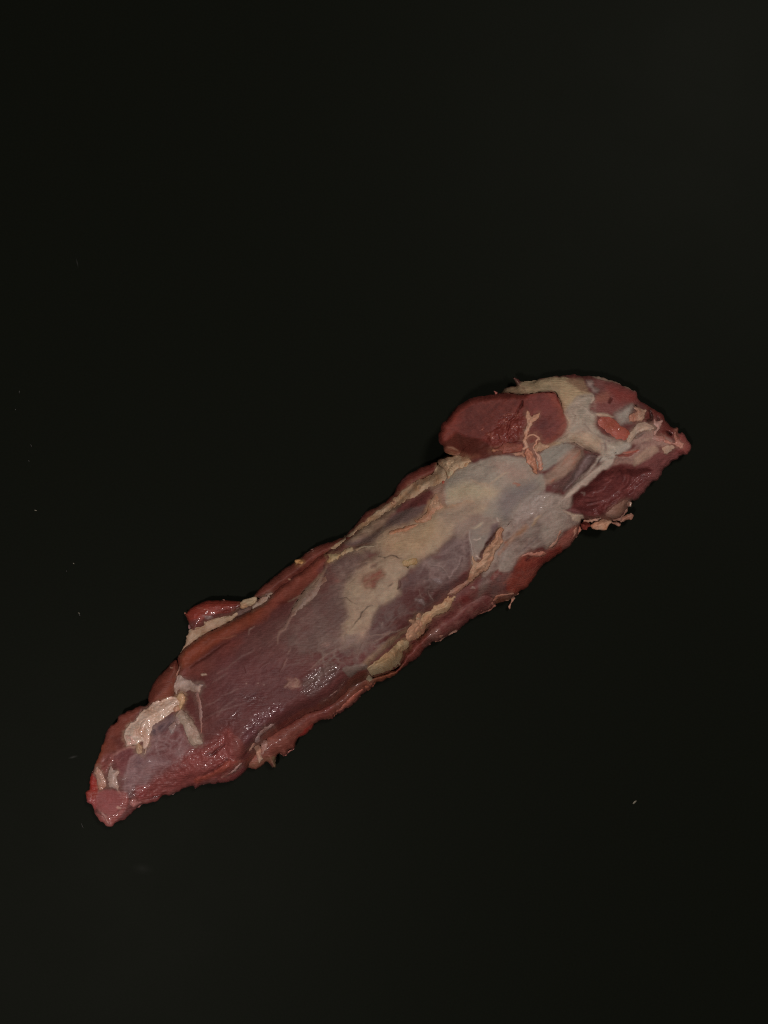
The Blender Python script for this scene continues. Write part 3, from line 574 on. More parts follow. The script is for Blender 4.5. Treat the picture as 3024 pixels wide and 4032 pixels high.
for q, ww, cc_, z in (([(800, 300), (1000, 260), (1180, 230)], (1, 4, 1), (124, 106, 82), -.4), ([(1390, 190), (1410, 240), (1440, 280)], (2, 5, 2), (158, 140, 112), .8), ([(1000, 210), (1040, 240), (1100, 300)], (1, 4, 1), (116, 96, 76), -.4),
                      ([(1200, 300), (1350, 260), (1500, 280)], (1, 3, 1), (156, 142, 114), .4), ([(960, 140), (1000, 190), (1010, 240)], (3, 6, 3), (132, 106, 92), .4)):
    paint(T('A', *q), cc_, w=ww, soft=5, op=.75, dz=z, bev=8, warp=9)
for q, ww, cc_, z in (([(700, 130), (860, 180), (930, 150)], (1, 4, 1), (106, 100, 90), -.3), ([(480, 240), (620, 230), (760, 180)], (1, 3, 1), (138, 130, 114), .3), ([(820, 410), (960, 330), (1060, 240)], (1, 4, 1), (112, 102, 90), -.3),
                      ([(740, 650), (790, 660), (820, 590), (760, 570)], (1, 3, 1), (142, 126, 104), .3), ([(690, 770), (700, 830), (640, 900)], (1, 3, 1), (112, 96, 84), -.4), ([(400, 780), (560, 740), (720, 760)], (1, 4, 1), (112, 98, 84), -.3)):
    paint(T('C', *q), cc_, w=ww, soft=5, op=.6, dz=z, bev=8, warp=9)
# grain of the cut face
paint(CUTFACE, (66, 32, 26), soft=10, wisp=1, op=.5, wscale=36)
paint(CUTFACE, (112, 64, 53), soft=10, wisp=1, op=.35, wscale=26)

paint(T('H', (431, 588), (500, 500), (700, 330), (870, 210), (1000, 120), (1200, -10), (1350, 0), (1280, 120), (1050, 250), (870, 380), (660, 550), (500, 600)), (112, 68, 55), soft=8, wisp=1, op=.5, wscale=40)
paint(T('J', (560, 970), (760, 870), (960, 730), (1190, 655), (1250, 810), (960, 1040), (780, 1230), (480, 1400), (360, 1370), (420, 1200)), (124, 82, 68), soft=10, wisp=1, op=.5, wscale=36)
paint(T('F', (1110, 330), (1200, 140), (1480, 120), (1659, 10), (1511, 205), (1385, 350), (1300, 480), (1195, 545), (1100, 530)), (128, 72, 58), soft=10, wisp=1, op=.5, wscale=40)

# ------------------------------------------------------------------ finishing the maps
def samp(R, u, v):
    x = np.clip((u - U0) / RS, 0, NX - 1.001); y = np.clip((v - V0) / RS, 0, NY - 1.001)
    xi = x.astype(int); yi = y.astype(int); fx = x - xi; fy = y - yi
    if R.ndim == 3: fx = fx[..., None]; fy = fy[..., None]
    return (R[yi, xi] * (1 - fx) + R[yi, xi + 1] * fx) * (1 - fy) + (R[yi + 1, xi] * (1 - fx) + R[yi + 1, xi + 1] * fx) * fy


def blur(R, n, it=2):
    for _ in range(it):
        for ax in (0, 1):
            pad = [(0, 0)] * R.ndim; pad[ax] = (n + 1, n)
            cs = np.cumsum(np.pad(R, pad, mode='edge'), axis=ax, dtype=np.float64)
            m = 2 * n + 1
            R = (np.take(cs, np.arange(m, cs.shape[ax]), ax) - np.take(cs, np.arange(0, cs.shape[ax] - m), ax)) / m
    return R.astype(np.float32)


# mottling of the flesh itself
mot = 1 + 0.10 * fbm(GU, GV, 70, 4, 1) + 0.09 * fibre(GU, GV, 160, 10, 2) + 0.10 * fbm(GU, GV, 11, 2, 4) + 0.09 * fbm(GU, GV, 26, 3, 3)
lum = PIG.mean(2)
mot = mot + np.clip((lum - 0.22) * 3, 0, 1) * 0.22 * (np.clip(1 - np.abs(fbm(GU, GV, 48, 4, 2)) * 3.5, 0, 1) ** 2 - 0.28)
rg = PIG[..., 0] / (PIG[..., 1] + 1e-4)
PIG[..., 1:] *= (1 - 0.16 * sst(1.7, 2.4, rg))[..., None]
PIG *= 1 + sst(1.6, 1.3, rg)[..., None] * np.array([0.20, 0.14, 0.19], np.float32)
PIG *= (1 + 0.07 * sst(1.6, 2.0, rg))[..., None]
PIG *= mot[..., None]
red = 1 + 0.06 * fbm(GU, GV, 55, 3, 6)
PIG[..., 0] *= red
np.clip(PIG, 0.004, 0.85, out=PIG)
DZ += 0.9 * fbm(GU, GV, 170, 2, 7) + 0.5 * fbm(GU, GV, 55, 4, 5) + 0.13 * fibre(GU, GV, 120, 8, 1)

# ------------------------------------------------------------------ materials


def nodes(name):
    m = bpy.data.materials.new(name); m.use_nodes = True
    nt = m.node_tree
    return m, nt, nt.nodes["Principled BSDF"]


def meat_material(name, sss, radius, r_dry, r_wet, bump):
    m, nt, b = nodes(name)
    N = nt.nodes.new; L = nt.links.new
    at_ = N("ShaderNodeAttribute"); at_.attribute_name = "pigment"
    tc = N("ShaderNodeTexCoord")
    n1 = N("ShaderNodeTexNoise"); n1.inputs["Scale"].default_value = 420; n1.inputs["Detail"].default_value = 4
    mp = N("ShaderNodeMapping"); mp.inputs["Rotation"].default_value = (0, 0, -math.atan2(0.586, 0.81)); mp.inputs["Scale"].default_value = (0.16, 1, 0.6)
    n2 = N("ShaderNodeTexNoise"); n2.inputs["Scale"].default_value = 1300; n2.inputs["Detail"].default_value = 3
    L(tc.outputs["Object"], n1.inputs["Vector"]); L(tc.outputs["Object"], mp.inputs["Vector"]); L(mp.outputs[0], n2.inputs["Vector"])
    # grain in the pigment
    mr = N("ShaderNodeMapRange"); mr.inputs[3].default_value = 0.88; mr.inputs[4].default_value = 1.12
    L(n2.outputs[0], mr.inputs[0])
    mul = N("ShaderNodeVectorMath"); mul.operation = 'SCALE'
    L(at_.outputs["Color"], mul.inputs[0]); L(mr.outputs[0], mul.inputs["Scale"])
    L(mul.outputs[0], b.inputs["Base Color"])
    # wet or dry sheen
    rr = N("ShaderNodeMapRange"); rr.inputs[3].default_value = r_dry; rr.inputs[4].default_value = r_wet
    L(at_.outputs["Alpha"], rr.inputs[0]); L(rr.outputs[0], b.inputs["Roughness"])
    sp = N("ShaderNodeMapRange"); sp.inputs[3].default_value = 0.10; sp.inputs[4].default_value = 0.6
    L(at_.outputs["Alpha"], sp.inputs[0]); L(sp.outputs[0], b.inputs["Specular IOR Level"])
    ad = N("ShaderNodeMath"); ad.operation = 'ADD'
    L(n1.outputs[0], ad.inputs[0]); L(n2.outputs[0], ad.inputs[1])
    bs = N("ShaderNodeMapRange"); bs.inputs[3].default_value = bump * 0.5; bs.inputs[4].default_value = bump
    L(at_.outputs["Alpha"], bs.inputs[0])
    bp = N("ShaderNodeBump"); bp.inputs["Distance"].default_value = 0.0011
    L(bs.outputs[0], bp.inputs["Strength"]); L(ad.outputs[0], bp.inputs["Height"]); L(bp.outputs[0], b.inputs["Normal"])
    # film of moisture: beads and ripples that catch the lamps
    n3 = N("ShaderNodeTexNoise"); n3.inputs["Scale"].default_value = 360; n3.inputs["Detail"].default_value = 1.2; n3.inputs["Distortion"].default_value = 0.6
    mp3 = N("ShaderNodeMapping"); mp3.inputs["Rotation"].default_value = (0, 0, -math.atan2(0.586, 0.81)); mp3.inputs["Scale"].default_value = (0.5, 1, 0.8)
    L(tc.outputs["Object"], mp3.inputs["Vector"]); L(mp3.outputs[0], n3.inputs["Vector"])
    cw = N("ShaderNodeMapRange"); cw.inputs[1].default_value = 0.42; cw.inputs[2].default_value = 0.95; cw.inputs[4].default_value = 1.0
    L(at_.outputs["Alpha"], cw.inputs[0]); L(cw.outputs[0], b.inputs["Coat Weight"])
    b.inputs["Coat Roughness"].default_value = 0.07
    b.inputs["Coat IOR"].default_value = 1.5
    bp3 = N("ShaderNodeBump"); bp3.inputs["Strength"].default_value = 0.7; bp3.inputs["Distance"].default_value = 0.0006
    L(n3.outputs[0], bp3.inputs["Height"]); L(bp3.outputs[0], b.inputs["Coat Normal"])
    b.inputs["Subsurface Weight"].default_value = sss
    b.inputs["Subsurface Radius"].default_value = radius
    b.inputs["Subsurface Scale"].default_value = 1.0
    return m


MUSCLE = meat_material("muscle", 0.10, (0.0012, 0.0005, 0.00045), 0.62, 0.32, 0.5)
FAT = meat_material("fat", 0.22, (0.0014, 0.0009, 0.0007), 0.58, 0.30, 0.32)

# ------------------------------------------------------------------ meshes from surveyed outlines
ROOT_LOC = at(1500, 2370, 0)
ROOT_LOC = (ROOT_LOC[0], ROOT_LOC[1], 0.0)
root = bpy.data.objects.new("raw_meat_loin", None); COL.objects.link(root)
root.location = ROOT_LOC
root.empty_display_size = 0.05
root['label'] = "raw red meat loin with fat and pale silverskin lying diagonally on the black tabletop"
root['category'] = "meat"


def field_mesh(name, sh, step, ztop, zbot, mat, parent, pig=None, pigfn=None):
    """closed solid over an outline: ztop / zbot give metres from (u, v, inside distance)"""
    x0, y0, x1, y1 = sh.bb
    nx = int((x1 - x0) / step) + 5; ny = int((y1 - y0) / step) + 5
    gu, gv = np.meshgrid(x0 - 2 * step + np.arange(nx) * step, y0 - 2 * step + np.arange(ny) * step)
    d = sh.sd(gu, gv).astype(np.float64)
    keep = d > -0.45 * step
    cell = keep[:-1, :-1] & keep[1:, :-1] & keep[:-1, 1:] & keep[1:, 1:]
    if not cell.any(): return None
    used = np.zeros_like(keep); full = np.ones_like(keep)
    cp = np.pad(cell, 1)
    cnt = cp[:-1, :-1].astype(int) + cp[1:, :-1] + cp[:-1, 1:] + cp[1:, 1:]
    used = cnt > 0; edge = used & (cnt < 4)
    gy, gx = np.gradient(d, step)
    g = np.hypot(gx, gy) + 1e-6
    mv = np.where(edge, -d / np.maximum(g, 0.5), 0); mv = np.clip(mv, -1.2 * step, 1.2 * step)
    gu = gu + gx / g * mv; gv = gv + gy / g * mv
    dd = np.where(edge, 0, np.maximum(d, 0.02 * step))
    idx = -np.ones(keep.shape, int); iu = np.where(used)
    idx[iu] = np.arange(len(iu[0]))
    u, v, dn, eg = gu[iu], gv[iu], dd[iu], edge[iu]
    zt = ztop(u, v, dn); zb = zbot(u, v, dn)
    zb = np.where(eg, zt, np.minimum(zb, zt - 0.00005))
    X, Y, Z = at(u, v, zt)
    top = np.stack([X, Y, Z], 1)
    ib = np.where(~eg)[0]
    X, Y, Z = at(u[ib], v[ib], zb[ib])
    bot = np.stack([X, Y, Z], 1)
    map2 = np.arange(len(u)); map2[ib] = len(u) + np.arange(len(ib))
    cy, cx = np.where(cell)
    q = np.stack([idx[cy, cx], idx[cy + 1, cx], idx[cy + 1, cx + 1], idx[cy, cx + 1]], 1)
    qb = map2[q][:, ::-1]
    alle = eg[q].all(1)
    qb = qb[~alle]
    verts = np.concatenate([top, bot]) - np.array(ROOT_LOC)
    quads = np.concatenate([q, qb]).astype(np.int32)
    me = bpy.data.meshes.new(name)
    me.vertices.add(len(verts)); me.vertices.foreach_set("co", verts.astype(np.float32).ravel())
    me.loops.add(quads.size); me.loops.foreach_set("vertex_index", quads.ravel())
    me.polygons.add(len(quads)); me.polygons.foreach_set("loop_start", np.arange(0, quads.size, 4, dtype=np.int32))
    me.update(calc_edges=True)
    me.polygons.foreach_set("use_smooth", np.ones(len(quads), bool))
    uu = np.concatenate([u, u[ib]]); vv = np.concatenate([v, v[ib]])
    colr = samp(PIG if pig is None else pig, uu, vv)
    if pigfn is not None:
        colr = pigfn(uu, vv, np.concatenate([dn, dn[ib]]))
    rgba = np.concatenate([colr, samp(WET, uu, vv)[:, None]], 1).astype(np.float32)
    a = me.color_attributes.new("pigment", 'FLOAT_COLOR', 'POINT')
    a.data.foreach_set("color", rgba.ravel())
    me.materials.append(mat)
    me.validate()
    o = bpy.data.objects.new(name, me); COL.objects.link(o)
    if parent is not None:
        o.parent = parent
    return o


def axis_s(u, v):
    a = np.array([430.0, 3200.0]); b = np.array([2650.0, 1650.0]); e = b - a
    return ((u - a[0]) * e[0] + (v - a[1]) * e[1]) / (e @ e)


HB = np.zeros((NY, NX), np.float32)      # running top of the pile, metres


def thick_of(spec, u, v):
    if callable(spec): return spec(u, v)
    return np.full(u.shape, float(spec))


MUSCLES = []


QUEUE = []
HALO = []


def muscle(*a, **k): QUEUE.append(lambda: _muscle(*a, **k))


def skin(*a, **k): QUEUE.append(lambda: _skin(*a, **k))


def fat(name, pts, col, **k):
    HALO.append((pts, col, k.get('w'), k.get('seed', 0)))
    QUEUE.append(lambda: _fat(name, pts, col, **k))


def _muscle(name, pts, thick, W, ze=5.0, jag=3.0, seed=1, sm=6, dzs=1.0, relief_fn=None, floor=0.0, label=None, drop=None):
    """thick in mm over the table; W run-in of the rounded flank in units; ze height of the widest line"""
    sh = Shape(pts, None, jag, 12.0, seed)
    s = win(sh.bb, 12)
    d = sh.sd(GU[s], GV[s])
    t = thick_of(thick, GU[s], GV[s])
    def dome(u, v, t, dd):
        e = ze + (t - ze) * prof(dd / (W(u, v) if callable(W) else W))
        return e if drop is None else t - (t - e) * drop(u, v)
    z = np.where(d > 0, dome(GU[s], GV[s], t, np.maximum(d, 0)), 0)
    core = blur(np.where(d > -20, dome(GU[s], GV[s], t, np.maximum(d, 0)), ze), sm, 2)
    k = sst(10, 50, d)
    z = z * (1 - k) + core * k
    z = z + dzs * DZ[s] * sst(0, 25, d)
    if relief_fn is not None: z = z + relief_fn(GU[s], GV[s], d)
    local = np.full((NY, NX), ze, np.float32); local[s] = np.where(d > -6, np.maximum(z, ze * .5), ze)
    HB[s] = np.maximum(HB[s], np.where(d > 0, z * MM, 0))

    def ztop(u, v, dn):
        e = dome(u, v, thick_of(thick, u, v), dn)
        f = sst(4, 14, dn)
        return (e * (1 - f) + samp(local, u, v) * f) * MM

    def zbot(u, v, dn):
        return (floor + (ze - floor) * (1 - prof(dn / 45.0)) + 0.1) * MM

    o = field_mesh(name, sh, 3.0, ztop, zbot, MUSCLE, root)
    if label: o['label'] = label
    return o


def _skin(name, pts, t=0.3, jag=7, seed=3, run=26.0, label=None):
    """thin membrane lying on what is below, its rim sinking into the flesh"""
    sh = Shape(pts, None, jag, 16.0, seed)

    def ztop(u, v, dn):
        return samp(HB, u, v) + (-0.10 + (t + 0.10) * sst(0, run, dn)) * MM

    def zbot(u, v, dn):
        return samp(HB, u, v) - 0.45 * MM
    o = field_mesh(name, sh, 3.0, ztop, zbot, MUSCLE, root)
    if label: o['label'] = label
    return o


def _fat(name, pts, col, t=2.5, w=None, run=None, jag=2.5, seed=0, lump=0.5, zmin=None, sink=0.6, col2=None, base=None, wet=None, parent=None, label=None, grooves=0.3, lsc=18, tear=3.2):
    """a piece of fat resting on the flesh; t thickness in mm"""
    sh = Shape(pts, w, jag, 9.0, seed)
    sh.tear = tear
    c1 = c(*col) * np.array([1.12, 1.14, 1.30]); c2 = c(*(col2 or (min(255, col[0] + 2), col[1] - 10, col[2] - 9)))
    run_ = run or max(6.0, min(26.0, t * 6))

    def zbase(u, v):
        z = samp(HBS, u, v)
        if base is not None: z = np.full(u.shape, base * MM)
        if zmin is not None: z = np.maximum(z, zmin * MM)
        return z

    tt = t * 0.8

    def ztop(u, v, dn):
        n = lump * 0.8 * (fbm(u, v, lsc * 1.5, 2, seed) + grooves * fibre(u, v, 90, 11, seed + 2)) * sst(0, 10, dn)
        cr = np.abs(fbm(u, v, 30, 2, seed + 6))
        n = n - lump * 0.7 * sst(0.10, 0.0, cr) * sst(3, 12, dn)
        return zbase(u, v) + (-0.12 + tt * (0.26 * prof(dn / 7.0) + 0.74 * sst(0, run_ * 1.5, dn)) + n) * MM

    def zbot(u, v, dn):
        return np.maximum(zbase(u, v) - sink * MM * (0.3 + prof(dn / 12)), 0.2 * MM)

    def pf(u, v, dn):
        k = np.clip(0.32 + 1.0 * fbm(u, v, 40, 3, seed + 1), 0, 1)[:, None]
        q = c1 * (1 - k) + c2 * k
        cr = sst(0.07, 0.0, np.abs(fbm(u, v, 30, 2, seed + 6)))[:, None]
        q = q * (1 - 0.22 * cr * np.array([0.7, 1.0, 1.1]))
        q = q * (1.06 + 0.12 * fbm(u, v, 16, 3, seed + 4) + 0.09 * fibre(u, v, 60, 9, seed))[:, None]
        pk = sst(0.25, 0.6, fbm(u, v, 45, 3, seed + 7) + 0.25)[:, None]
        q = q * (1 - 0.35 * pk * np.array([0.05, 0.30, 0.34]))
        e = (0.4 * sst(7, 0, dn) * (0.5 + 0.5 * fbm(u, v, 20, 2, seed + 5)))[:, None]     # thin translucent rim
        q = q * (1 - e) + samp(PIG, u, v) * e
        return np.clip(q, 0.004, 0.85)
    if wet is not None:
        s = win(sh.bb, 4); m = sst(-3, 3, sh.sd(GU[s], GV[s])); WET[s] = WET[s] * (1 - m) + wet * m
    o = field_mesh(name, sh, 2.4, ztop, zbot, FAT, parent or root, pigfn=pf)
    if o is not None and label: o['label'] = label
    return o


# ------------------------------------------------------------------ the black top
def tabletop():
    m, nt, b = nodes("black_matte_top")
    N = nt.nodes.new; L = nt.links.new
    tc = N("ShaderNodeTexCoord")
    n = N("ShaderNodeTexNoise"); n.inputs["Scale"].default_value = 900; n.inputs["Detail"].default_value = 3
    n2 = N("ShaderNodeTexNoise"); n2.inputs["Scale"].default_value = 14; n2.inputs["Detail"].default_value = 5
    L(tc.outputs["Object"], n.inputs["Vector"]); L(tc.outputs["Object"], n2.inputs["Vector"])
    mx = N("ShaderNodeMix"); mx.data_type = 'RGBA'
    mx.inputs[6].default_value = (0.0058, 0.0072, 0.0048, 1); mx.inputs[7].default_value = (0.0082, 0.0098, 0.0068, 1)
    L(n.outputs[0], mx.inputs[0])
    # dull smears left by a wiping cloth
    last = mx.outputs[2]
    for (px, py, rot, sx, sy, k) in ((288, 2981, -0.25, 26, 7, .45), (304, 1035, 1.35, 26, 4, .3), (560, 3420, .1, 60, 30, .12)):
        x, y, z = at(px, py, 0)
        mp = N("ShaderNodeMapping"); mp.vector_type = 'TEXTURE'
        mp.inputs["Location"].default_value = (x, y, 0); mp.inputs["Rotation"].default_value = (0, 0, -rot)
        mp.inputs["Scale"].default_value = (sx * K, sy * K, 1)
        gr = N("ShaderNodeTexGradient"); gr.gradient_type = 'QUADRATIC_SPHERE'
        L(tc.outputs["Object"], mp.inputs[0]); L(mp.outputs[0], gr.inputs[0])
        f = N("ShaderNodeMath"); f.operation = 'MULTIPLY'; f.inputs[1].default_value = k
        f2 = N("ShaderNodeMath"); f2.operation = 'MULTIPLY'
        L(gr.outputs[1], f.inputs[0]); L(f.outputs[0], f2.inputs[0]); L(n2.outputs[0], f2.inputs[1])
        m2 = N("ShaderNodeMix"); m2.data_type = 'RGBA'; m2.inputs[7].default_value = (0.16, 0.16, 0.15, 1)
        L(f2.outputs[0], m2.inputs[0]); L(last, m2.inputs[6]); last = m2.outputs[2]
    L(last, b.inputs["Base Color"])
    rr = N("ShaderNodeMapRange"); rr.inputs[3].default_value = 0.44; rr.inputs[4].default_value = 0.54
    L(n2.outputs[0], rr.inputs[0]); L(rr.outputs[0], b.inputs["Roughness"])
    b.inputs["Specular IOR Level"].default_value = 0.030
    b.inputs["Specular Tint"].default_value = (0.90, 1.0, 0.84, 1)
    bp = N("ShaderNodeBump"); bp.inputs["Strength"].default_value = 0.06; bp.inputs["Distance"].default_value = 0.0004
    L(n.outputs[0], bp.inputs["Height"]); L(bp.outputs[0], b.inputs["Normal"])
    me = bpy.data.meshes.new("tabletop")
    w, h = 0.75, 0.75
    me.from_pydata([(-w, -h, 0), (w, -h, 0), (w, h, 0), (-w, h, 0), (-w, -h, -.02), (w, -h, -.02), (w, h, -.02), (-w, h, -.02)], [],
                   [(0, 1, 2, 3), (7, 6, 5, 4), (0, 4, 5, 1), (1, 5, 6, 2), (2, 6, 7, 3), (3, 7, 4, 0)])
    me.materials.append(m)
    o = bpy.data.objects.new("tabletop", me); COL.objects.link(o)
    o['kind'] = 'structure'
    o['label'] = "matte black tabletop filling the whole picture"


tabletop()

# ------------------------------------------------------------------ flesh


def t_main(u, v):
    s = axis_s(u, v)
    return np.interp(s, [0, .06, .14, .22, .35, .5, .65, .78, .88, .96, 1.05], [10, 13, 17, 22, 28, 31, 32, 31, 28, 20, 13])


MAIN = (T('I', (430, 760), (460, 690), (500, 640), (560, 600), (700, 512), (850, 425), (1000, 352), (1130, 285), (1280, 205), (1420, 120))
        + T('H', (600, 610), (660, 545), (750, 465), (870, 375), (960, 315), (1040, 245), (1150, 150), (1230, 95))
        + V2((160, 556), (230, 500), (270, 470), (340, 418), (420, 368), (500, 308), (580, 228), (600, 200), (690, 158), (724, 122))
        + T('C', (252, 100), (300, 68), (360, 40), (420, 38))
        + T('A', (300, 1000), (330, 800), (500, 560), (700, 420), (790, 328), (830, 285), (920, 250), (975, 240), (985, 195), (950, 138), (1000, 165), (1060, 183), (1180, 190), (1250, 160), (1380, 130), (1480, 120), (1560, 122))
        + T('B', (90, 115), (190, 110), (300, 115), (400, 122), (500, 140), (600, 170), (690, 205), (770, 235), (850, 275), (890, 290), (920, 330), (930, 380), (975, 430), (1050, 480), (1130, 515), (1190, 550), (1230, 590), (1260, 640), (1290, 700), (1340, 720), (1385, 735), (1400, 790), (1435, 775), (1470, 810), (1510, 880), (1545, 940), (1552, 970), (1530, 1010), (1505, 1035), (1440, 1050), (1350, 1100), (1270, 1170), (1215, 1225), (1190, 1290), (1100, 1360), (1020, 1440), (960, 1510), (910, 1570))
        + T('D', (1000, 700), (950, 780), (870, 890), (760, 935), (640, 900), (500, 915), (430, 905), (405, 960), (398, 1010), (385, 1060), (310, 1160), (280, 1200), (200, 1270), (100, 1350), (20, 1415))
        + T('F', (1511, 205), (1420, 290), (1385, 350), (1355, 410), (1300, 480), (1240, 520), (1195, 545), (1110, 600), (1000, 640), (900, 640), (820, 640), (720, 700), (600, 760), (420, 830), (300, 900), (130, 980))
        + T('G', (1240, 450), (1130, 560), (1040, 680), (970, 800), (800, 900), (640, 950), (540, 1000), (420, 1050), (330, 1130), (200, 1240), (40, 1320))
        + T('J', (1100, 740), (980, 790), (860, 870), (760, 940), (640, 1010), (560, 1090), (480, 1200), (400, 1310), (365, 1370), (320, 1440), (250, 1510), (150, 1535), (10, 1558))
        + T('K', (1500, 1085), (1390, 1100), (1300, 1135), (1280, 1110), (1170, 1140), (1060, 1190), (1020, 1205), (910, 1230), (840, 1290), (760, 1310), (680, 1330), (600, 1390), (540, 1430), (490, 1490), (440, 1520), (380, 1535), (340, 1575), (300, 1590), (265, 1585), (200, 1530), (160, 1480), (120, 1400), (80, 1330), (40, 1290), (30, 1220), (15, 1185), (40, 1160), (70, 1150), (65, 1080), (85, 1000), (110, 930), (130, 870), (170, 770), (210, 660), (260, 510), (310, 420), (390, 350), (400, 310), (470, 270), (560, 215), (650, 190), (740, 160))
        + T('I', (80, 1300), (200, 1250), (330, 1200), (372, 1130), (382, 1040), (402, 940), (420, 850)))


def w_main(u, v):
    b = ((u - 922) * 0.552 + (v - 2696) * 0.834) / 235.0
    sx = axis_s(u, v)
    return 245 - 160 * sst(0.1, 0.6, b) * sst(0.08, 0.16, sx) * sst(0.56, 0.42, sx)


def main_relief(u, v, d):
    # hollow beside the fat ridge on the right flank, and a shallow trough into the tail
    r = np.zeros(u.shape)
    for P, w, a in ((T('C', (1060, 860), (960, 1060), (860, 1330), (700, 1480), (420, 1640)) + T('G', (1240, 250), (1050, 450), (900, 520)), 46, -3.2),
                    (T('I', (420, 930), (500, 1180), (700, 1560)) + T('J', (60, 1000), (200, 1200), (330, 1300)), 60, -2.0),
                    (V2((720, 170), (560, 330), (420, 440), (290, 530)), 30, -2.0),
                    (T('B', (200, 920), (450, 1050), (560, 1100)), 40, -2.5),
                    (T('B', (330, 1040), (200, 1300), (60, 1450)), 40, -3.0)):
        x = np.clip(1 + sd_line(u, v, spline(P, 8, False), 0.0) / w, 0, 1)
        r += a * x * x * (3 - 2 * x)
    # the crest of the left half lies towards its lower flank
    b = ((u - 922) * 0.552 + (v - 2696) * 0.834) / 235.0
    sx = axis_s(u, v)
    r += 5.0 * np.clip(b, -1.1, 0.75) * sst(0.05, 0.16, sx) * sst(0.62, 0.40, sx)
    return r * sst(8, 60, d)


# maps get their flank relief before meshing
muscle("main_muscle", MAIN, t_main, w_main, ze=5.5, jag=5, seed=2, sm=9, relief_fn=main_relief)
EDGE = (V2((726, 96), (710, 97), (640, 125), (560, 165), (510, 215), (490, 260), (450, 300), (390, 345), (330, 372), (280, 430), (215, 500), (120, 535), (55, 560))
        + T('H', (1200, -5), (1160, 10), (1090, 50), (1030, 95), (1000, 130), (950, 155), (915, 180), (870, 220), (790, 270), (700, 340), (600, 420), (500, 510), (433, 586), (480, 610), (620, 600), (800, 480), (1000, 340), (1180, 200))
        + V2((190, 570), (300, 480), (440, 390), (560, 300), (640, 220), (740, 150)))
muscle("edge_muscle", EDGE, 13, 60, ze=5, jag=3, seed=5, sm=4, label="dark red strip of flesh along the upper left edge")
SIDEM = (T('F', (1120, 460), (1000, 400), (860, 380), (740, 430), (640, 490), (480, 600), (380, 740), (250, 800), (150, 900), (90, 1000))
         + T('G', (1240, 430), (1080, 530), (1040, 620), (1000, 650), (980, 760), (900, 850), (700, 905), (640, 920), (590, 870), (480, 870), (380, 930), (300, 1020), (200, 1130), (70, 1225))
         + T('J', (1190, 655), (960, 725), (860, 790), (700, 865), (670, 910), (570, 950), (520, 1030), (450, 1090), (390, 1180), (330, 1270), (345, 1350), (400, 1380), (480, 1392), (550, 1340), (590, 1310), (620, 1330), (660, 1375), (700, 1370), (690, 1280), (710, 1225), (760, 1205), (790, 1245), (860, 1170), (915, 1150), (930, 1090), (960, 1030), (1050, 980), (1120, 920), (1150, 860), (1250, 810), (1345, 795), (1450, 730), (1560, 660), (1655, 582))
         + T('G', (580, 1095), (640, 1050), (700, 1005), (830, 950), (910, 915), (1000, 840), (1100, 760), (1200, 680), (1240, 630), (1290, 570), (1350, 520))
         + T('F', (120, 1180), (170, 1140), (210, 1110), (260, 1110), (330, 1070), (420, 1010), (490, 970), (580, 895), (650, 850), (740, 790), (820, 760), (880, 730), (920, 685), (1000, 664), (1080, 630), (1150, 560)))


def t_side(u, v):
    return np.interp(u, [900, 1100, 1300, 1500, 1750, 1900, 2000], [8, 11, 13, 17, 18, 17, 14])


muscle("side_muscle", SIDEM, t_side, 62, ze=4, jag=5, seed=8, sm=4, label="loose side strip of red flesh below the fat ridge")
muscle("rim_muscle", T('I', (405, 798), (350, 820), (270, 900), (200, 970), (130, 1060), (85, 1180), (72, 1305), (120, 1330), (240, 1310), (380, 1260), (440, 1100), (450, 900)), 13, 70, ze=4.5, jag=3, seed=11, sm=4, label="brownish bulge of flesh on the left edge")
muscle("flesh_flap", T('I', (500, 262), (520, 240), (560, 200), (620, 160), (740, 110), (840, 101), (940, 100), (1060, 105), (1140, 112), (1190, 150), (1140, 230), (1060, 280), (900, 330), (740, 400), (620, 470), (565, 450), (555, 400), (535, 345), (520, 305)), 9, 40, ze=3.5, jag=2, seed=12, sm=3, label="bright red flap of flesh sticking out on the upper left")

# the overhanging lobe with the flat cut face
LOBE = T('A', (133, 935), (90, 900), (80, 850), (85, 790), (105, 750), (108, 715), (130, 660), (165, 640), (215, 570), (270, 500), (330, 450), (410, 395), (450, 378), (560, 360), (640, 345), (735, 335), (800, 330), (880, 322), (1000, 330), (1080, 340), (1170, 330), (1300, 310), (1400, 318), (1442, 325), (1470, 385), (1500, 460), (1540, 540), (1560, 640), (1562, 720), (1530, 800), (1450, 860), (1390, 905), (1350, 918), (1280, 895), (1200, 930), (1130, 960), (1050, 1000), (900, 1045), (800, 1040), (700, 1050), (600, 1065), (480, 1075), (400, 1055), (330, 1035), (240, 1045), (160, 1020), (140, 980))
FACE = Shape(T('A', (90, 905), (60, 800), (120, 640), (270, 470), (420, 360), (640, 310), (1080, 300), (1440, 280), (1600, 500), (1640, 720), (1540, 860), (1360, 960), (1180, 960), (1000, 985), (800, 990), (690, 950), (640, 905), (560, 862), (400, 830), (290, 792), (200, 868), (130, 925)))


def t_lobe(u, v):
    a = np.clip((u - 1730) / 480.0, 0, 1)
    top = 24 + 3.0 * a
    f = FACE.sd(u, v)
    return top - np.clip(-f, 0, 80) / 80.0 * 13 - 1.0 * sst(10, -4, f)


def lobe_relief(u, v, d):
    e = sst(26, 0, d)
    return -e * 0.6


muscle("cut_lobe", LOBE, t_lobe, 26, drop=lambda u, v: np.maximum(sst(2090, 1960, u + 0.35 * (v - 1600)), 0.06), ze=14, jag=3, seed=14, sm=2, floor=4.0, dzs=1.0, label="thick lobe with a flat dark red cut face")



def settle():
    global HB, HBS
    HBS = blur(np.maximum(HB, 0), 2, 2)
    HB = HBS


QUEUE.append(settle)
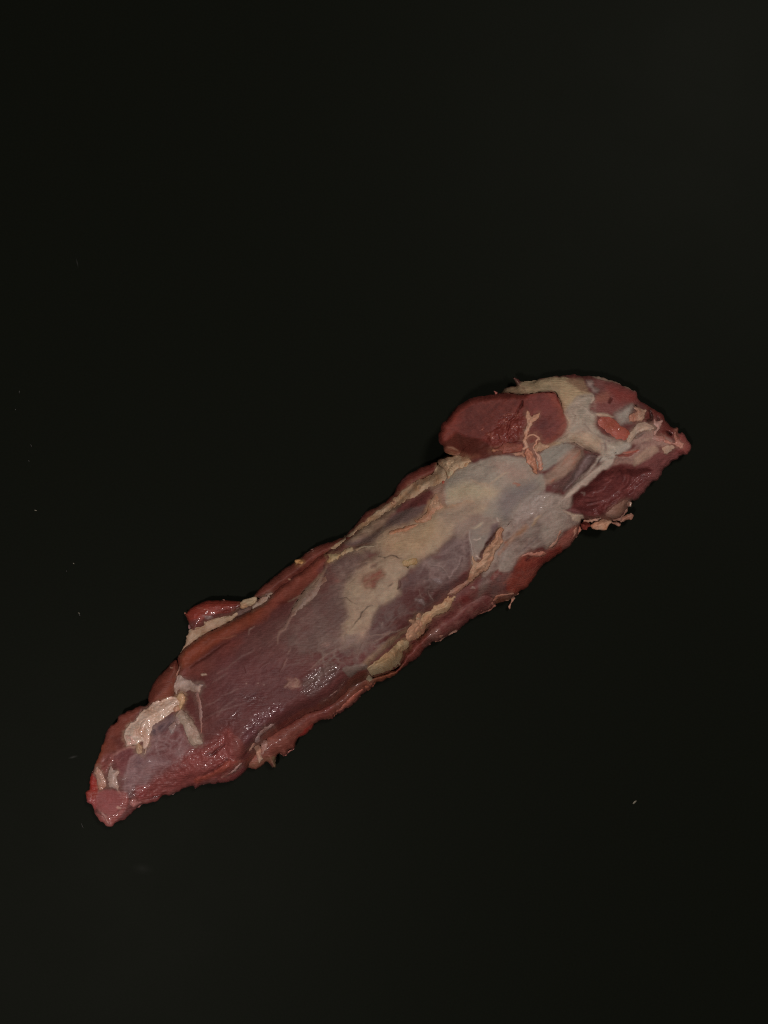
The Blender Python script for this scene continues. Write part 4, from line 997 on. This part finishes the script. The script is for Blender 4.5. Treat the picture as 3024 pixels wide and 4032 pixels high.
# ------------------------------------------------------------------ silverskin sheets
SK1 = (T('E', (560, 520), (700, 470), (820, 440), (930, 280), (1100, 225), (1300, 185), (1450, 95)) + T('C', (150, 600), (230, 480), (300, 330), (400, 250), (480, 205), (700, 115), (950, 45), (1270, 80), (1380, 270), (1490, 420), (1300, 560), (1150, 760), (1020, 870), (900, 820), (780, 830), (620, 930), (500, 1000), (330, 1050), (280, 1200), (60, 1260))
       + T('E', (1330, 610), (1300, 660), (1210, 710), (1190, 780), (1110, 850), (1108, 930), (1100, 1020), (1000, 1100), (880, 1150), (800, 1290), (730, 1480), (650, 1570), (480, 1600), (430, 1480), (450, 1340), (500, 1250), (480, 1130), (450, 1000), (480, 880), (560, 800), (620, 740), (640, 640)))
skin("silverskin", SK1, t=0.4, seed=3, label="broad pale silverskin along the middle")
SK2 = T('A', (850, 300), (920, 258), (1060, 192), (1250, 168), (1380, 138), (1560, 130), (1659, 190), (1800, 300), (1860, 335), (1750, 380), (1660, 470), (1610, 560), (1800, 600), (1960, 660), (2100, 830), (2260, 900), (2200, 980), (2100, 1040), (1960, 1080), (1800, 980), (1640, 900), (1420, 960), (1350, 930), (1540, 810), (1575, 700), (1572, 630), (1510, 450), (1450, 312), (1300, 298), (1080, 330))
skin("silverskin", SK2, t=0.45, seed=6, jag=5, run=16, label="creamy sheet of silverskin around the cut face")
SK3 = T('K', (510, 850), (600, 740), (720, 770), (860, 790), (1000, 830), (900, 890), (800, 960), (720, 1100), (640, 1110), (560, 1150), (500, 1210), (470, 1190), (470, 1070), (490, 950))
skin("silverskin", SK3, t=0.22, seed=9, run=34, label="bluish veil of silverskin near the tail")
SK4 = T('H', (1280, 95), (1420, 120), (1380, 200), (1260, 330), (1200, 480), (1120, 600), (1000, 720), (900, 775), (860, 850), (800, 950), (745, 1020), (715, 1130), (712, 1080), (745, 990), (800, 920), (850, 830), (885, 750), (910, 690), (960, 610), (1040, 500), (1130, 440), (1160, 390), (1250, 290))
skin("silverskin", SK4, t=0.3, seed=12, jag=5, run=12, label="narrow torn edge of silverskin running down the left half")
# red island in the silverskin
fat("red_spot", T('B', (432, 680), (450, 625), (500, 592), (560, 590), (620, 605), (680, 650), (740, 700), (810, 735), (845, 790), (835, 840), (795, 868), (720, 865), (660, 860), (600, 800), (520, 765), (450, 730)), (134, 72, 56), t=1.0, run=20, lump=.2, col2=(128, 66, 50), seed=3, tear=2, wet=.45, label="oval patch of bright red flesh")
fat("red_spot", T('B', (620, 710), (690, 705), (740, 735), (720, 800), (680, 800), (670, 760), (625, 735)), (142, 86, 66), t=1.2, run=8, lump=.3, col2=(136, 74, 56), seed=4, wet=.6)

# ------------------------------------------------------------------ fat and sinew, head end
P = (165, 136, 109); PK = (163, 118, 91)
fat("fat_strand", T('A', (1085, 590), (1100, 520), (1115, 512), (1150, 550), (1165, 590), (1200, 560), (1268, 545), (1250, 610), (1210, 640), (1180, 690), (1145, 740), (1130, 790), (1118, 850), (1105, 880), (1135, 920), (1135, 965), (1100, 985), (1055, 990), (1050, 960), (1080, 930), (1040, 860), (1075, 840), (1075, 790), (1095, 720), (1105, 650)), (160, 132, 107), t=2.6, seed=1, jag=1.5, label="forked fat strand lying on the cut face")
fat("fat_strand", T('A', (1122, 832), (1150, 808), (1195, 803), (1235, 825), (1250, 855), (1222, 872), (1215, 905), (1195, 930), (1178, 965)), (158, 120, 94), t=2.2, w=(4.5, 6, 3), seed=2, label="curled loop of fat")
fat("fat_lump", T('A', (1185, 950), (1235, 1005), (1272, 1050), (1292, 1110), (1305, 1220), (1268, 1240), (1240, 1200), (1225, 1110), (1195, 1030)), (156, 124, 102), t=2.2, seed=103, jag=3, lump=.6, tear=5)
fat("fat_lump", T('A', (1092, 1010), (1130, 958), (1165, 985), (1190, 1050), (1215, 1130), (1232, 1215), (1220, 1272), (1172, 1240), (1150, 1180), (1108, 1120), (1088, 1060)), (158, 116, 91), t=3.0, seed=3, jag=3, lump=.9, grooves=1.4, col2=(150, 104, 80), tear=5, label="orange-tinged folded fat hanging below the forked strand")
fat("fat_frill", T('A', (1190, 1000), (1200, 930), (1260, 890), (1330, 910), (1400, 925), (1360, 960), (1300, 990), (1240, 1010)), (148, 124, 98), t=1.8, seed=4, lump=.7)
fat("flesh_ledge", T('A', (680, 985), (760, 950), (850, 905), (1000, 900), (1050, 905), (1065, 950), (1050, 1000), (940, 1020), (880, 1015), (820, 1032), (805, 1000), (720, 1018)), (122, 74, 58), t=2.4, seed=5, lump=.6, col2=(108, 60, 48), label="torn reddish ledge under the cut face")
fat("fat_frill", T('A', (680, 985), (740, 960), (830, 960), (870, 1000), (860, 1018), (815, 1030), (805, 1000), (720, 1018)), (136, 98, 72), t=3.0, seed=6, lump=.5)
fat("fat_frill", T('A', (940, 1020), (1060, 1000), (1090, 1010), (1092, 1066), (1040, 1058), (990, 1056)), (140, 112, 90), t=1.6, seed=7)
CLUMP = T('C', (252, 95), (300, 68), (360, 42), (480, 38), (580, 58), (635, 95), (610, 140), (540, 190), (480, 205), (430, 260), (370, 305), (340, 250), (310, 190), (265, 160))
fat("fat_lump", CLUMP, (150, 130, 99), t=3.0, seed=8, jag=3, lump=1.3, lsc=24, col2=(140, 112, 84), label="creamy clump of fat under the cut lobe")
fat("fat_lump", T('C', (320, 180), (400, 130), (520, 100), (610, 130), (540, 185), (470, 205), (420, 265), (372, 300), (345, 245)), (150, 136, 104), t=4.2, seed=9, jag=3, lump=.9)
BAND = T('C', (252, 140), (330, 200), (350, 300), (300, 360), (220, 400), (140, 420), (60, 480)) + V2((520, 325), (440, 375), (340, 440), (240, 505), (165, 570), (140, 560), (240, 478), (350, 388), (440, 330), (520, 262), (590, 205), (690, 160))
fat("fat_strip", BAND, (140, 120, 92), t=1.7, seed=10, jag=4, lump=.8, run=12, col2=(132, 104, 78), label="long band of fat along the upper left edge")
fat("fat_strip", T('C', (310, 300), (330, 330), (320, 370), (300, 370), (290, 330)), (150, 84, 64), t=2.2, seed=11, col2=(120, 56, 44))
fat("fat_lump", T('C', (200, 500), (230, 470), (270, 520), (290, 580), (330, 620), (320, 655), (250, 700), (190, 740), (170, 790), (90, 820), (0, 822), (-30, 800), (60, 750), (110, 690), (140, 600)), (148, 120, 92), t=1.8, seed=12, jag=2.5, lump=.6, run=16, col2=(140, 104, 80))
fat("fat_strip", T('E', (960, 290), (1000, 262), (1100, 235), (1250, 190), (1320, 190), (1260, 240), (1190, 275), (1080, 300), (980, 325)), (146, 112, 84), t=1.5, seed=13, lump=.5, col2=(138, 96, 70))
fat("sinew", T('B', (840, 760), (900, 690), (970, 655), (1030, 655), (1100, 690), (1118, 730), (1060, 765), (980, 760), (920, 800), (870, 860), (850, 885), (800, 900), (790, 850)), (156, 138, 116), t=2.6, seed=14, jag=1, lump=.5, grooves=1.0, col2=(146, 126, 106), label="pale curved sinew beside the red oval")
fat("sinew", T('B', (850, 830), (900, 770), (960, 728), (1040, 722), (1105, 725)), (164, 146, 124), t=3.6, w=(4, 6, 5), seed=15, lump=.2)
fat("sinew", T('B', (1100, 620), (1110, 600), (1150, 640), (1195, 620), (1215, 630), (1200, 700), (1160, 770), (1120, 815), (1110, 760), (1140, 720), (1110, 680)), (150, 120, 104), t=2.6, seed=16, jag=1.5, label="white curled scrap near the right tip")
fat("fat_lump", T('B', (860, 452), (900, 478), (960, 490), (1030, 520), (1010, 560), (1000, 610), (985, 642), (900, 655), (820, 655), (830, 560), (900, 540)), (148, 124, 99), t=2.4, seed=17, lump=.9, grooves=.8, col2=(144, 104, 86))
fat("fat_lump", T('B', (1190, 825), (1240, 820), (1260, 860), (1340, 890), (1360, 850), (1340, 780), (1370, 735), (1392, 750), (1385, 800), (1425, 880), (1470, 900), (1450, 960), (1380, 945), (1330, 925), (1260, 900), (1200, 870)), (154, 110, 91), t=2.6, seed=18, lump=1.2, jag=4, col2=(142, 86, 72), wet=.5, label="ragged pink scraps at the right tip")
fat("fat_frill", T('B', (1190, 970), (1260, 920), (1340, 925), (1340, 980), (1280, 1030), (1220, 1022)), (148, 126, 104), t=.7, seed=19, tear=6)
fat("fat_frill", T('B', (1130, 800), (1200, 815), (1250, 850), (1200, 900), (1120, 880), (1080, 850)), (144, 112, 98), t=1.2, seed=20, lump=.6)
fat("membrane_flap", T('D', (690, 835), (750, 770), (830, 712), (900, 682), (960, 677), (1000, 700), (990, 740), (955, 757), (950, 800), (900, 860), (880, 912), (800, 922), (740, 902), (700, 870)), (126, 98, 81), t=1.6, run=14, seed=21, zmin=9, sink=2.0, lump=.5, col2=(116, 86, 72), label="flat tan flap on the lower right edge")
fat("membrane_flap", T('D', (905, 690), (960, 677), (1000, 700), (990, 745), (965, 752), (970, 715), (920, 700)), (150, 134, 114), t=2.6, seed=22, zmin=9, sink=2)
fat("membrane_flap", T('D', (880, 890), (890, 870), (940, 842), (1010, 833), (1026, 850), (1016, 880), (950, 915), (870, 940), (860, 925)), (124, 98, 79), t=1.6, seed=23, zmin=7, sink=2.4)
fat("fat_lump", T('D', (520, 960), (600, 920), (690, 895), (755, 905), (765, 945), (735, 970), (712, 1015), (650, 1028), (560, 1022), (530, 1000)), (152, 120, 92), t=3.8, seed=24, zmin=8, sink=3.5, lump=.6, label="rounded yellowish lump of fat on the lower right edge")
fat("fat_frill", T('D', (755, 930), (830, 930), (862, 950), (856, 980), (825, 978), (800, 955)), (138, 104, 84), t=2.2, seed=25, zmin=5, sink=2.5)
fat("fat_frill", T('D', (430, 910), (560, 888), (690, 868), (640, 902), (540, 935), (440, 932)), (148, 124, 104), t=1.5, seed=26, zmin=9)
fat("flesh_tag", T('D', (400, 965), (430, 925), (510, 945), (522, 990), (482, 992), (465, 1032), (425, 1018)), (104, 47, 35), t=2.2, seed=27, zmin=5, sink=3, lump=.9, grooves=.8, col2=(80, 34, 26), wet=.5)
fat("fat_lump", T('D', (325, 1010), (380, 980), (402, 1020), (390, 1062), (320, 1160), (298, 1140), (320, 1080)), (154, 112, 90), t=2.6, seed=28, zmin=6)
fat("fat_strip", T('D', (20, 1230), (100, 1150), (150, 1050), (182, 1040), (150, 1120), (130, 1190), (60, 1240)), (142, 116, 97), t=1.6, seed=29)
fat("fat_strip", T('C', (1230, 1210), (1310, 1160), (1400, 1170), (1480, 1150), (1510, 1190), (1440, 1225), (1340, 1210), (1240, 1228), (1180, 1255)), (146, 104, 85), t=1.8, seed=30, lump=.7, grooves=.8)
# ------------------------------------------------------------------ the fat ridge of the right flank
fat("fat_strip", T('C', (940, 912), (985, 875), (1020, 900), (1000, 980), (1012, 1040), (990, 1100), (920, 1170), (900, 1250), (840, 1360), (740, 1430), (700, 1480), (620, 1530), (588, 1500), (620, 1420), (640, 1350), (740, 1270), (770, 1180), (800, 1130), (880, 1050)), (152, 123, 95), t=3.2, seed=31, jag=3.5, lump=1.0, grooves=.9, run=18, col2=(144, 108, 84), label="upper length of the fat ridge")
fat("fat_strip", T('C', (620, 1420), (650, 1330), (650, 1200), (700, 1280), (745, 1300), (740, 1400), (680, 1470)), (146, 120, 92), t=4.0, seed=32, jag=2, lump=.8)
fat("fat_strip", T('C', (590, 1498), (625, 1530), (540, 1602), (500, 1645), (400, 1668), (330, 1668), (420, 1600), (520, 1530)), (130, 102, 83), t=1.8, seed=33, lump=.8)
fat("fat_strip", T('F', (200, 692), (290, 660), (330, 620), (385, 575), (390, 600), (440, 580), (462, 602), (430, 640), (400, 740), (320, 780), (240, 812), (160, 890), (100, 980), (80, 1030), (0, 1080), (0, 960), (40, 900), (0, 860), (100, 780), (160, 750)), (146, 124, 92), t=3.2, seed=34, jag=3, lump=.9, run=18, col2=(146, 114, 86), label="middle length of the fat ridge")
fat("fat_strip", T('G', (1060, 285), (1100, 250), (1150, 270), (1145, 210), (1190, 190), (1225, 220), (1240, 290), (1292, 300), (1260, 370), (1245, 430), (1200, 450), (1150, 490), (1072, 527), (1030, 490), (1040, 400), (1100, 320)), (148, 116, 88), t=3.2, seed=35, jag=2.5, lump=1.0, run=16, col2=(148, 106, 82))
fat("fat_lump", T('G', (1145, 260), (1150, 210), (1185, 192), (1222, 218), (1225, 280), (1180, 300)), (150, 134, 104), t=4.6, seed=36, lump=.5)
fat("fat_lump", T('G', (582, 832), (650, 775), (740, 702), (880, 592), (940, 520), (1020, 500), (1070, 532), (1070, 592), (1030, 627), (1000, 640), (1000, 700), (967, 760), (967, 800), (900, 842), (800, 882), (700, 912), (640, 922), (600, 872)), (143, 124, 91), t=3.6, seed=37, jag=2.5, lump=.8, run=22, col2=(136, 112, 82), label="largest yellowish lump of fat on the lower edge")
fat("fat_lump", T('G', (940, 525), (1010, 505), (1065, 535), (1060, 590), (1020, 620), (960, 590)), (150, 128, 94), t=5.0, seed=38, lump=.6)
fat("fat_lump", T('G', (575, 922), (610, 900), (640, 930), (642, 980), (602, 1002), (565, 960)), (136, 124, 97), t=2.4, seed=39, jag=.5, lump=.1, label="small round white lump")
fat("fat_strip", T('G', (560, 1040), (650, 985), (690, 1000), (640, 1060), (590, 1096), (555, 1085)), (140, 86, 64), t=2.0, seed=40, zmin=5, col2=(120, 70, 52))
fat("fat_strip", T('G', (545, 1075), (490, 1168), (400, 1258), (300, 1330), (150, 1415), (120, 1412), (280, 1270), (400, 1150), (480, 1090)), (132, 80, 63), t=1.6, seed=41, zmin=5, lump=.4, col2=(120, 66, 52), label="pinkish fatty edge of the side strip")
fat("membrane_strip", T('G', (325, 960), (385, 915), (320, 1000), (240, 1110), (130, 1190), (60, 1240), (45, 1228), (150, 1140), (250, 1060)), (126, 99, 87), t=.7, seed=42, lump=.2, run=6)
fat("membrane_strip", T('G', (275, 1060), (250, 1110), (205, 1150), (190, 1200), (200, 1150), (225, 1110)), (118, 84, 74), t=.6, seed=43, lump=.2, run=6)
fat("fat_strip", T('F', (890, 650), (900, 592), (950, 562), (1040, 545), (1195, 548), (1160, 580), (1060, 577), (955, 602), (930, 640)), (142, 106, 85), t=2.2, seed=44, zmin=7, lump=.5, sink=2)
fat("fat_frill", T('F', (1010, 600), (1040, 585), (1080, 600), (1090, 625), (1050, 645)), (136, 100, 78), t=2.4, seed=45, zmin=6)
fat("fat_tag", T('F', (1085, 592), (1150, 585), (1162, 603), (1122, 660), (1102, 710), (1080, 732), (1068, 700), (1095, 650), (1105, 612)), (146, 110, 87), t=2.2, seed=46, zmin=3, sink=2.6, label="little dangling tag of fat on the lower edge")
fat("fat_strip", T('F', (870, 645), (895, 660), (925, 692), (880, 735), (820, 765), (740, 790), (690, 792), (780, 730), (860, 700)), (134, 92, 76), t=1.8, seed=47, zmin=6, lump=.7, sink=2)
fat("fat_strip", T('F', (500, 960), (420, 972), (330, 1028), (265, 1040), (235, 1080), (205, 1100), (225, 1122), (260, 1116), (350, 1062), (440, 1010)), (134, 103, 84), t=1.6, seed=48, zmin=6, lump=.6, sink=2)
# ------------------------------------------------------------------ upper left edge and flap
fat("fat_lump", T('H', (1278, 95), (1330, 78), (1420, 80), (1452, 110), (1380, 190), (1320, 205), (1290, 180), (1310, 130)), (142, 124, 88), t=1.6, seed=51, jag=4, lump=.6)
fat("fat_lump", T('H', (1440, 95), (1500, 40), (1590, 5), (1605, 50), (1545, 80), (1470, 112)), (138, 122, 91), t=1.6, seed=52, jag=3, lump=.6)
fat("fat_strip", T('E', (570, 482), (640, 440), (740, 428), (860, 440), (720, 468), (600, 500)), (130, 116, 92), t=1.2, seed=53, jag=3, lump=.4)
fat("fat_lump", T('E', (1130, 625), (1200, 600), (1290, 572), (1312, 650), (1200, 690), (1140, 682)), (142, 124, 86), t=1.2, seed=54, jag=3, lump=.6)
fat("fat_strip", T('E', (0, 980), (120, 910), (170, 840), (240, 790), (260, 840), (180, 930), (150, 1010), (60, 1100), (-60, 1190), (-160, 1300), (-180, 1280), (-60, 1100)), (118, 100, 84), t=.8, seed=55, jag=4, lump=.4, run=12)
fat("fat_crumb", T('H', (918, 185), (930, 160), (960, 153), (1000, 160), (1026, 190), (1010, 212), (960, 212), (940, 224)), (152, 124, 80), t=2.2, seed=56, zmin=9, jag=2, lump=.4, label="yellow crumb of fat stuck on the upper edge")
fat("fat_strip", T('H', (1035, 95), (1090, 60), (1152, 30), (1158, 55), (1085, 95)), (134, 106, 90), t=1.0, seed=57, zmin=7)
fat("fat_sheet", T('I', (520, 530), (548, 455), (575, 440), (640, 400), (720, 380), (720, 350), (800, 318), (900, 290), (1050, 268), (1060, 235), (1110, 230), (1130, 280), (1010, 362), (850, 432), (700, 522), (560, 612), (470, 700), (425, 752), (460, 690), (500, 620)), (142, 124, 98), t=1.5, seed=58, zmin=6, jag=2, lump=.6, sink=3, col2=(130, 108, 86), label="cream sheet of fat below the red flap")
fat("fat_lump", T('I', (1135, 128), (1190, 90), (1290, 58), (1332, 72), (1330, 130), (1240, 180), (1190, 190), (1150, 180)), (143, 126, 96), t=2.6, seed=59, zmin=8, jag=2, lump=.6, sink=4, label="squarish cream lump next to the red flap")
fat("membrane_strip", T('I', (1040, 300), (1080, 225), (1140, 160), (1250, 150), (1340, 90), (1460, 30), (1480, 90), (1300, 225), (1140, 300), (1060, 340)), (78, 58, 47), t=1.2, seed=104, zmin=5.5, lump=.3, sink=3.5)
fat("membrane_strip", T('I', (1278, 190), (1350, 95), (1400, 60), (1520, 8), (1470, 92), (1380, 160), (1290, 216)), (124, 110, 92), t=1.2, seed=60, zmin=8, lump=.3, sink=3)
fat("membrane_strip", T('I', (1340, 120), (1400, 100), (1520, 6), (1480, 12), (1400, 55)), (104, 92, 80), t=1.5, seed=61, zmin=7, lump=.3, sink=3)
fat("fat_tag", T('I', (483, 243), (500, 240), (522, 262), (500, 266)), (150, 112, 92), t=1.0, seed=62, zmin=3, jag=.3, lump=.1)
fat("fat_tag", T('I', (935, 92), (965, 92), (965, 108), (945, 110)), (140, 100, 84), t=1.0, seed=63, zmin=5, jag=.3, lump=.1)
fat("membrane_strip", T('I', (560, 370), (578, 400), (572, 440), (552, 440), (550, 400)), (128, 98, 92), t=.8, seed=64, zmin=4, lump=.2)
fat("fat_tag", T('A', (728, 300), (745, 297), (772, 318), (765, 336), (738, 335)), (126, 80, 68), t=1.2, seed=65, zmin=20, jag=.3, lump=.1)
# ------------------------------------------------------------------ tail
TF = (172, 150, 127)
fat("fat_lump", T('K', (460, 532), (480, 460), (520, 390), (580, 350), (620, 312), (640, 262), (720, 190), (830, 130), (960, 80), (1060, 62), (1110, 100), (1130, 200), (1030, 260), (960, 312), (850, 380), (800, 420), (780, 500), (770, 600), (730, 680), (690, 660), (680, 600), (640, 640), (580, 642), (485, 646), (490, 600)), TF, t=3.8, seed=71, jag=3, lump=.8, run=30, lsc=34, wet=.85, col2=(170, 142, 121), label="biggest creamy clump of fat near the tail")
fat("fat_lump", T('K', (470, 530), (520, 480), (600, 470), (660, 500), (620, 560), (600, 630), (490, 640), (495, 590)), (174, 146, 126), t=5.2, seed=72, lump=.8, wet=.85, col2=(172, 130, 116))
fat("fat_lump", T('K', (640, 440), (690, 415), (740, 430), (720, 500), (680, 560), (650, 520)), (178, 152, 122), t=5.4, seed=73, lump=.8, wet=1)
fat("fat_strand", T('K', (610, 590), (660, 620), (692, 650), (672, 742), (620, 732), (600, 650)), (152, 131, 104), t=2.6, seed=74, lump=.8, grooves=1)
fat("fat_strand", T('K', (722, 650), (747, 620), (737, 690), (712, 770), (695, 766), (702, 700)), (144, 120, 98), t=1.5, seed=75)
fat("fat_lump", T('K', (1070, 72), (1120, 20), (1160, 20), (1192, 90), (1162, 182), (1130, 232), (1080, 202), (1100, 132)), (166, 146, 110), t=4.0, seed=76, lump=.9, jag=2, wet=.5)
fat("fat_lump", T('K', (1030, 172), (1100, 140), (1125, 190), (1118, 235), (1045, 252)), (154, 116, 90), t=3.4, seed=77, lump=.5, col2=(158, 128, 98))
fat("sinew", T('K', (985, 162), (1040, 150), (1102, 130)), (150, 92, 66), t=4.0, w=(2, 5, 2), seed=78, lump=.2)
fat("membrane_flap", T('I', (375, 1085), (400, 1000), (440, 965), (500, 1020), (570, 1030), (602, 1060), (712, 1080), (690, 1130), (672, 1182), (620, 1172), (560, 1152), (500, 1172), (430, 1150), (400, 1202), (380, 1160)), (148, 130, 113), t=1.5, seed=79, jag=2, lump=.6, run=9, col2=(128, 108, 96), label="white torn flap above the tail fat")
fat("membrane_flap", T('I', (590, 1075), (640, 1068), (712, 1080), (690, 1130), (672, 1182), (630, 1140)), (132, 116, 106), t=2.0, seed=80, jag=.6, lump=.3)
fat("membrane_strip", T('I', (404, 985), (420, 935), (440, 880)), (140, 112, 94), t=1.4, w=(5, 4, 2), seed=81, lump=.3)
fat("membrane_strip", T('I', (640, 1190), (665, 1300), (680, 1420), (688, 1500), (688, 1590), (690, 1640)), (128, 103, 92), t=1.1, w=(9.5, 8.0, 4.0), seed=82, lump=.3, run=6, label="long thin pale strip hanging over the middle")
fat("fat_strip", T('K', (1070, 275), (1140, 222), (1200, 262), (1270, 340), (1330, 450), (1382, 560), (1384, 615), (1330, 642), (1270, 640), (1222, 580), (1180, 470), (1140, 390), (1085, 370)), (150, 133, 113), t=2.4, seed=83, jag=1.5, lump=.6, wet=.5, col2=(132, 114, 98), label="thick pale strip of fat beside the tail fat")
fat("fat_strip", T('K', (1000, 390), (1060, 350), (1076, 400), (1042, 500), (1015, 518), (990, 470), (985, 420)), (126, 112, 103), t=1.2, seed=84, lump=.4)
fat("fat_strip", T('K', (1060, 290), (1110, 280), (1140, 350), (1110, 400), (1070, 390)), (128, 108, 96), t=1.3, seed=85, lump=.4)
fat("fat_strip", T('K', (95, 935), (110, 928), (130, 890), (155, 880), (190, 905), (240, 1000), (270, 1112), (242, 1142), (182, 1170), (165, 1110), (150, 1040), (125, 980)), (154, 126, 106), t=2.6, seed=86, zmin=5, jag=1.5, lump=.7, wet=.8, label="pale fat strip on the left edge of the tail")
fat("fat_strip", T('K', (280, 960), (300, 900), (320, 870), (345, 920), (400, 930), (412, 960), (392, 1000), (400, 1080), (417, 1120), (402, 1170), (330, 1130), (275, 1082)), (150, 130, 113), t=2.0, seed=87, jag=3, lump=.6, wet=.6, label="ragged white fat scrap on the tail")
fat("fat_strip", T('K', (172, 1402), (250, 1430), (290, 1510), (312, 1560), (280, 1582), (245, 1520), (205, 1460)), (142, 110, 101), t=.9, seed=88, lump=.3)
fat("fat_tag", T('K', (437, 1032), (500, 1000), (522, 1012), (482, 1042)), (142, 118, 109), t=1.0, seed=89, wet=1)
fat("fat_lump", T('K', (520, 1292), (570, 1260), (620, 1260), (645, 1290), (740, 1288), (690, 1325), (620, 1375), (545, 1345)), (136, 90, 80), t=1.4, seed=90, zmin=5, lump=.9, col2=(126, 76, 68), wet=.7)
# ------------------------------------------------------------------ lower fold
fat("membrane_strip", T('J', (458, 1035), (520, 940), (580, 890), (640, 860), (690, 850), (692, 890), (640, 922), (570, 962), (530, 1012), (522, 1062), (470, 1092)), (134, 112, 101), t=1.3, seed=91, lump=.5, wet=.9, label="whitish strip of membrane in the lower fold")
fat("fat_tag", T('J', (373, 1192), (430, 1092), (470, 1080), (462, 1130), (400, 1182)), (144, 114, 95), t=1.6, seed=92, lump=.4)
fat("fat_tag", T('J', (453, 1140), (490, 1100), (522, 1130), (532, 1220), (552, 1270), (500, 1320), (470, 1240)), (148, 122, 100), t=2.0, seed=93, lump=.6, zmin=5)
fat("fat_tag", T('J', (520, 1130), (560, 1060), (597, 1060), (602, 1120), (572, 1190), (540, 1202)), (132, 104, 90), t=2.0, seed=94, lump=.6, wet=.7)
fat("fat_strip", T('J', (50, 1490), (180, 1420), (240, 1350), (322, 1298), (300, 1345), (205, 1430), (85, 1494)), (142, 112, 99), t=1.3, seed=95, lump=.6, wet=.9)
fat("fat_strip", T('K', (1385, 1098), (1460, 1060), (1540, 1030), (1520, 1050), (1430, 1085), (1400, 1104)), (150, 132, 122), t=1.0, seed=96, zmin=3.5, lump=.2)
fat("fat_tag", T('K', (1020, 1200), (1060, 1188), (1075, 1178), (1060, 1198), (1030, 1208)), (140, 110, 100), t=.8, seed=97, zmin=3.5, jag=.5, lump=.1)
fat("flesh_tag", T('J', (760, 1212), (800, 1190), (860, 1168), (912, 1142), (925, 1155), (870, 1180), (820, 1230), (788, 1245)), (128, 84, 72), t=1.3, seed=98, zmin=4, lump=.5)
fat("flesh_tag", T('J', (625, 1320), (680, 1250), (705, 1260), (695, 1330), (700, 1368), (660, 1372)), (106, 84, 64), t=1.0, seed=99, zmin=3, lump=.4)

# torn fibres spread from each scrap of fat over the flesh below it, then everything is meshed in order
for hp, hc, hw, hs in HALO:
    hw2 = None if hw is None else tuple(x + 5 for x in (hw if isinstance(hw, tuple) else (hw,)))
    paint(hp, tuple(int(x * .9) for x in hc), w=hw2, soft=10, grow=6, wisp=.9, op=.55, wscale=24, warp=9, wsc=16)
for job in QUEUE:
    job()

# ------------------------------------------------------------------ crumbs and lint lying on the black top


def bits():
    m, nt, b = nodes("pale_crumb")
    b.inputs["Base Color"].default_value = (0.20, 0.19, 0.14, 1); b.inputs["Roughness"].default_value = 0.6
    m2, nt, b = nodes("grey_lint")
    b.inputs["Base Color"].default_value = (0.07, 0.07, 0.062, 1); b.inputs["Roughness"].default_value = 0.8
    items = [
        ("crumb", m, [(2494, 3163), (2500, 3157), (2504, 3154)], (3.5, 4.5, 3), "larger pale crumb alone on the dark lower right of the tabletop"),
        ("crumb", m, [(137, 2008.5), (141, 2010), (145, 2011)], (2, 2.4, 1), "elongated bright crumb near the left edge, level with the top of the loin"),
        ("lint_fibre", m2, [(78, 1539), (75.5, 1543), (75.5, 1548)], (1.1, 1.4, 1), "small curved lint fibre near the left edge, highest of the specks"),
        ("crumb", m2, [(60, 1611), (62, 1614)], (1.4, 1.6, 1.2), "faint speck closest to the left edge of the tabletop"),
        ("crumb", m2, [(113, 1814), (115, 1816)], (1.8, 2.0, 1.6), "round grey speck midway down the left side of the tabletop"),
        ("lint_fibre", m2, [(121, 1750), (123, 1755), (124, 1758)], (1.0, 1.4, 1), "short faint lint fibre just above the round grey speck"),
        ("crumb", m, [(288, 2217), (292, 2220.5)], (1.6, 2.4, 1.5), "pale crumb left of the loin, upper of the left group"),
        ("crumb", m2, [(261, 2247.5), (263, 2249.5)], (1.4, 1.8, 1.4), "tiny grey speck below and left of the upper pale crumb"),
        ("crumb", m, [(308, 2413), (314, 2415)], (1.5, 2.2, 1.4), "pale crumb touching the top of a close pair left of the red flap"),
        ("crumb", m2, [(312, 2419), (315, 2424)], (1.6, 2.2, 1.6), "greyer lower crumb of the close pair left of the red flap"),
        ("lint_fibre", m2, [(321, 3243), (324, 3252), (328, 3260)], (1.1, 1.4, .8), "thin lint fibre just below and left of the tail tip"),
    ]
    for i, (nm, mat, pts, ww, lab) in enumerate(items):
        sh = Shape(pts, ww, 0, 5, i)
        hgt = max(ww) * K * 1.1
        mxw = max(ww)
        ctr = np.mean(np.array(pts), 0)

        def zt(u, v, dn): return 0.00012 + hgt * prof(dn / mxw) * (0.8 + 0.3 * fbm(u, v, 3, 2, i))

        def zb(u, v, dn): return np.full(u.shape, 0.00002)
        o = field_mesh(nm, sh, 0.6, zt, zb, mat, None)
        if o is None: continue
        # field_mesh is laid out round the loin's base: give the crumb an origin of its own
        cx, cy, _ = at(ctr[0], ctr[1], 0)
        off = np.array([cx - ROOT_LOC[0], cy - ROOT_LOC[1], 0])
        n = len(o.data.vertices); co = np.empty(n * 3, np.float32); o.data.vertices.foreach_get("co", co)
        co = co.reshape(-1, 3) - off
        o.data.vertices.foreach_set("co", co.astype(np.float32).ravel()); o.data.update()
        o.location = (cx, cy, 0)
        o['label'] = lab; o['category'] = 'crumb' if nm == 'crumb' else 'lint'
        o['group'] = "specks scattered on the black tabletop"


bits()
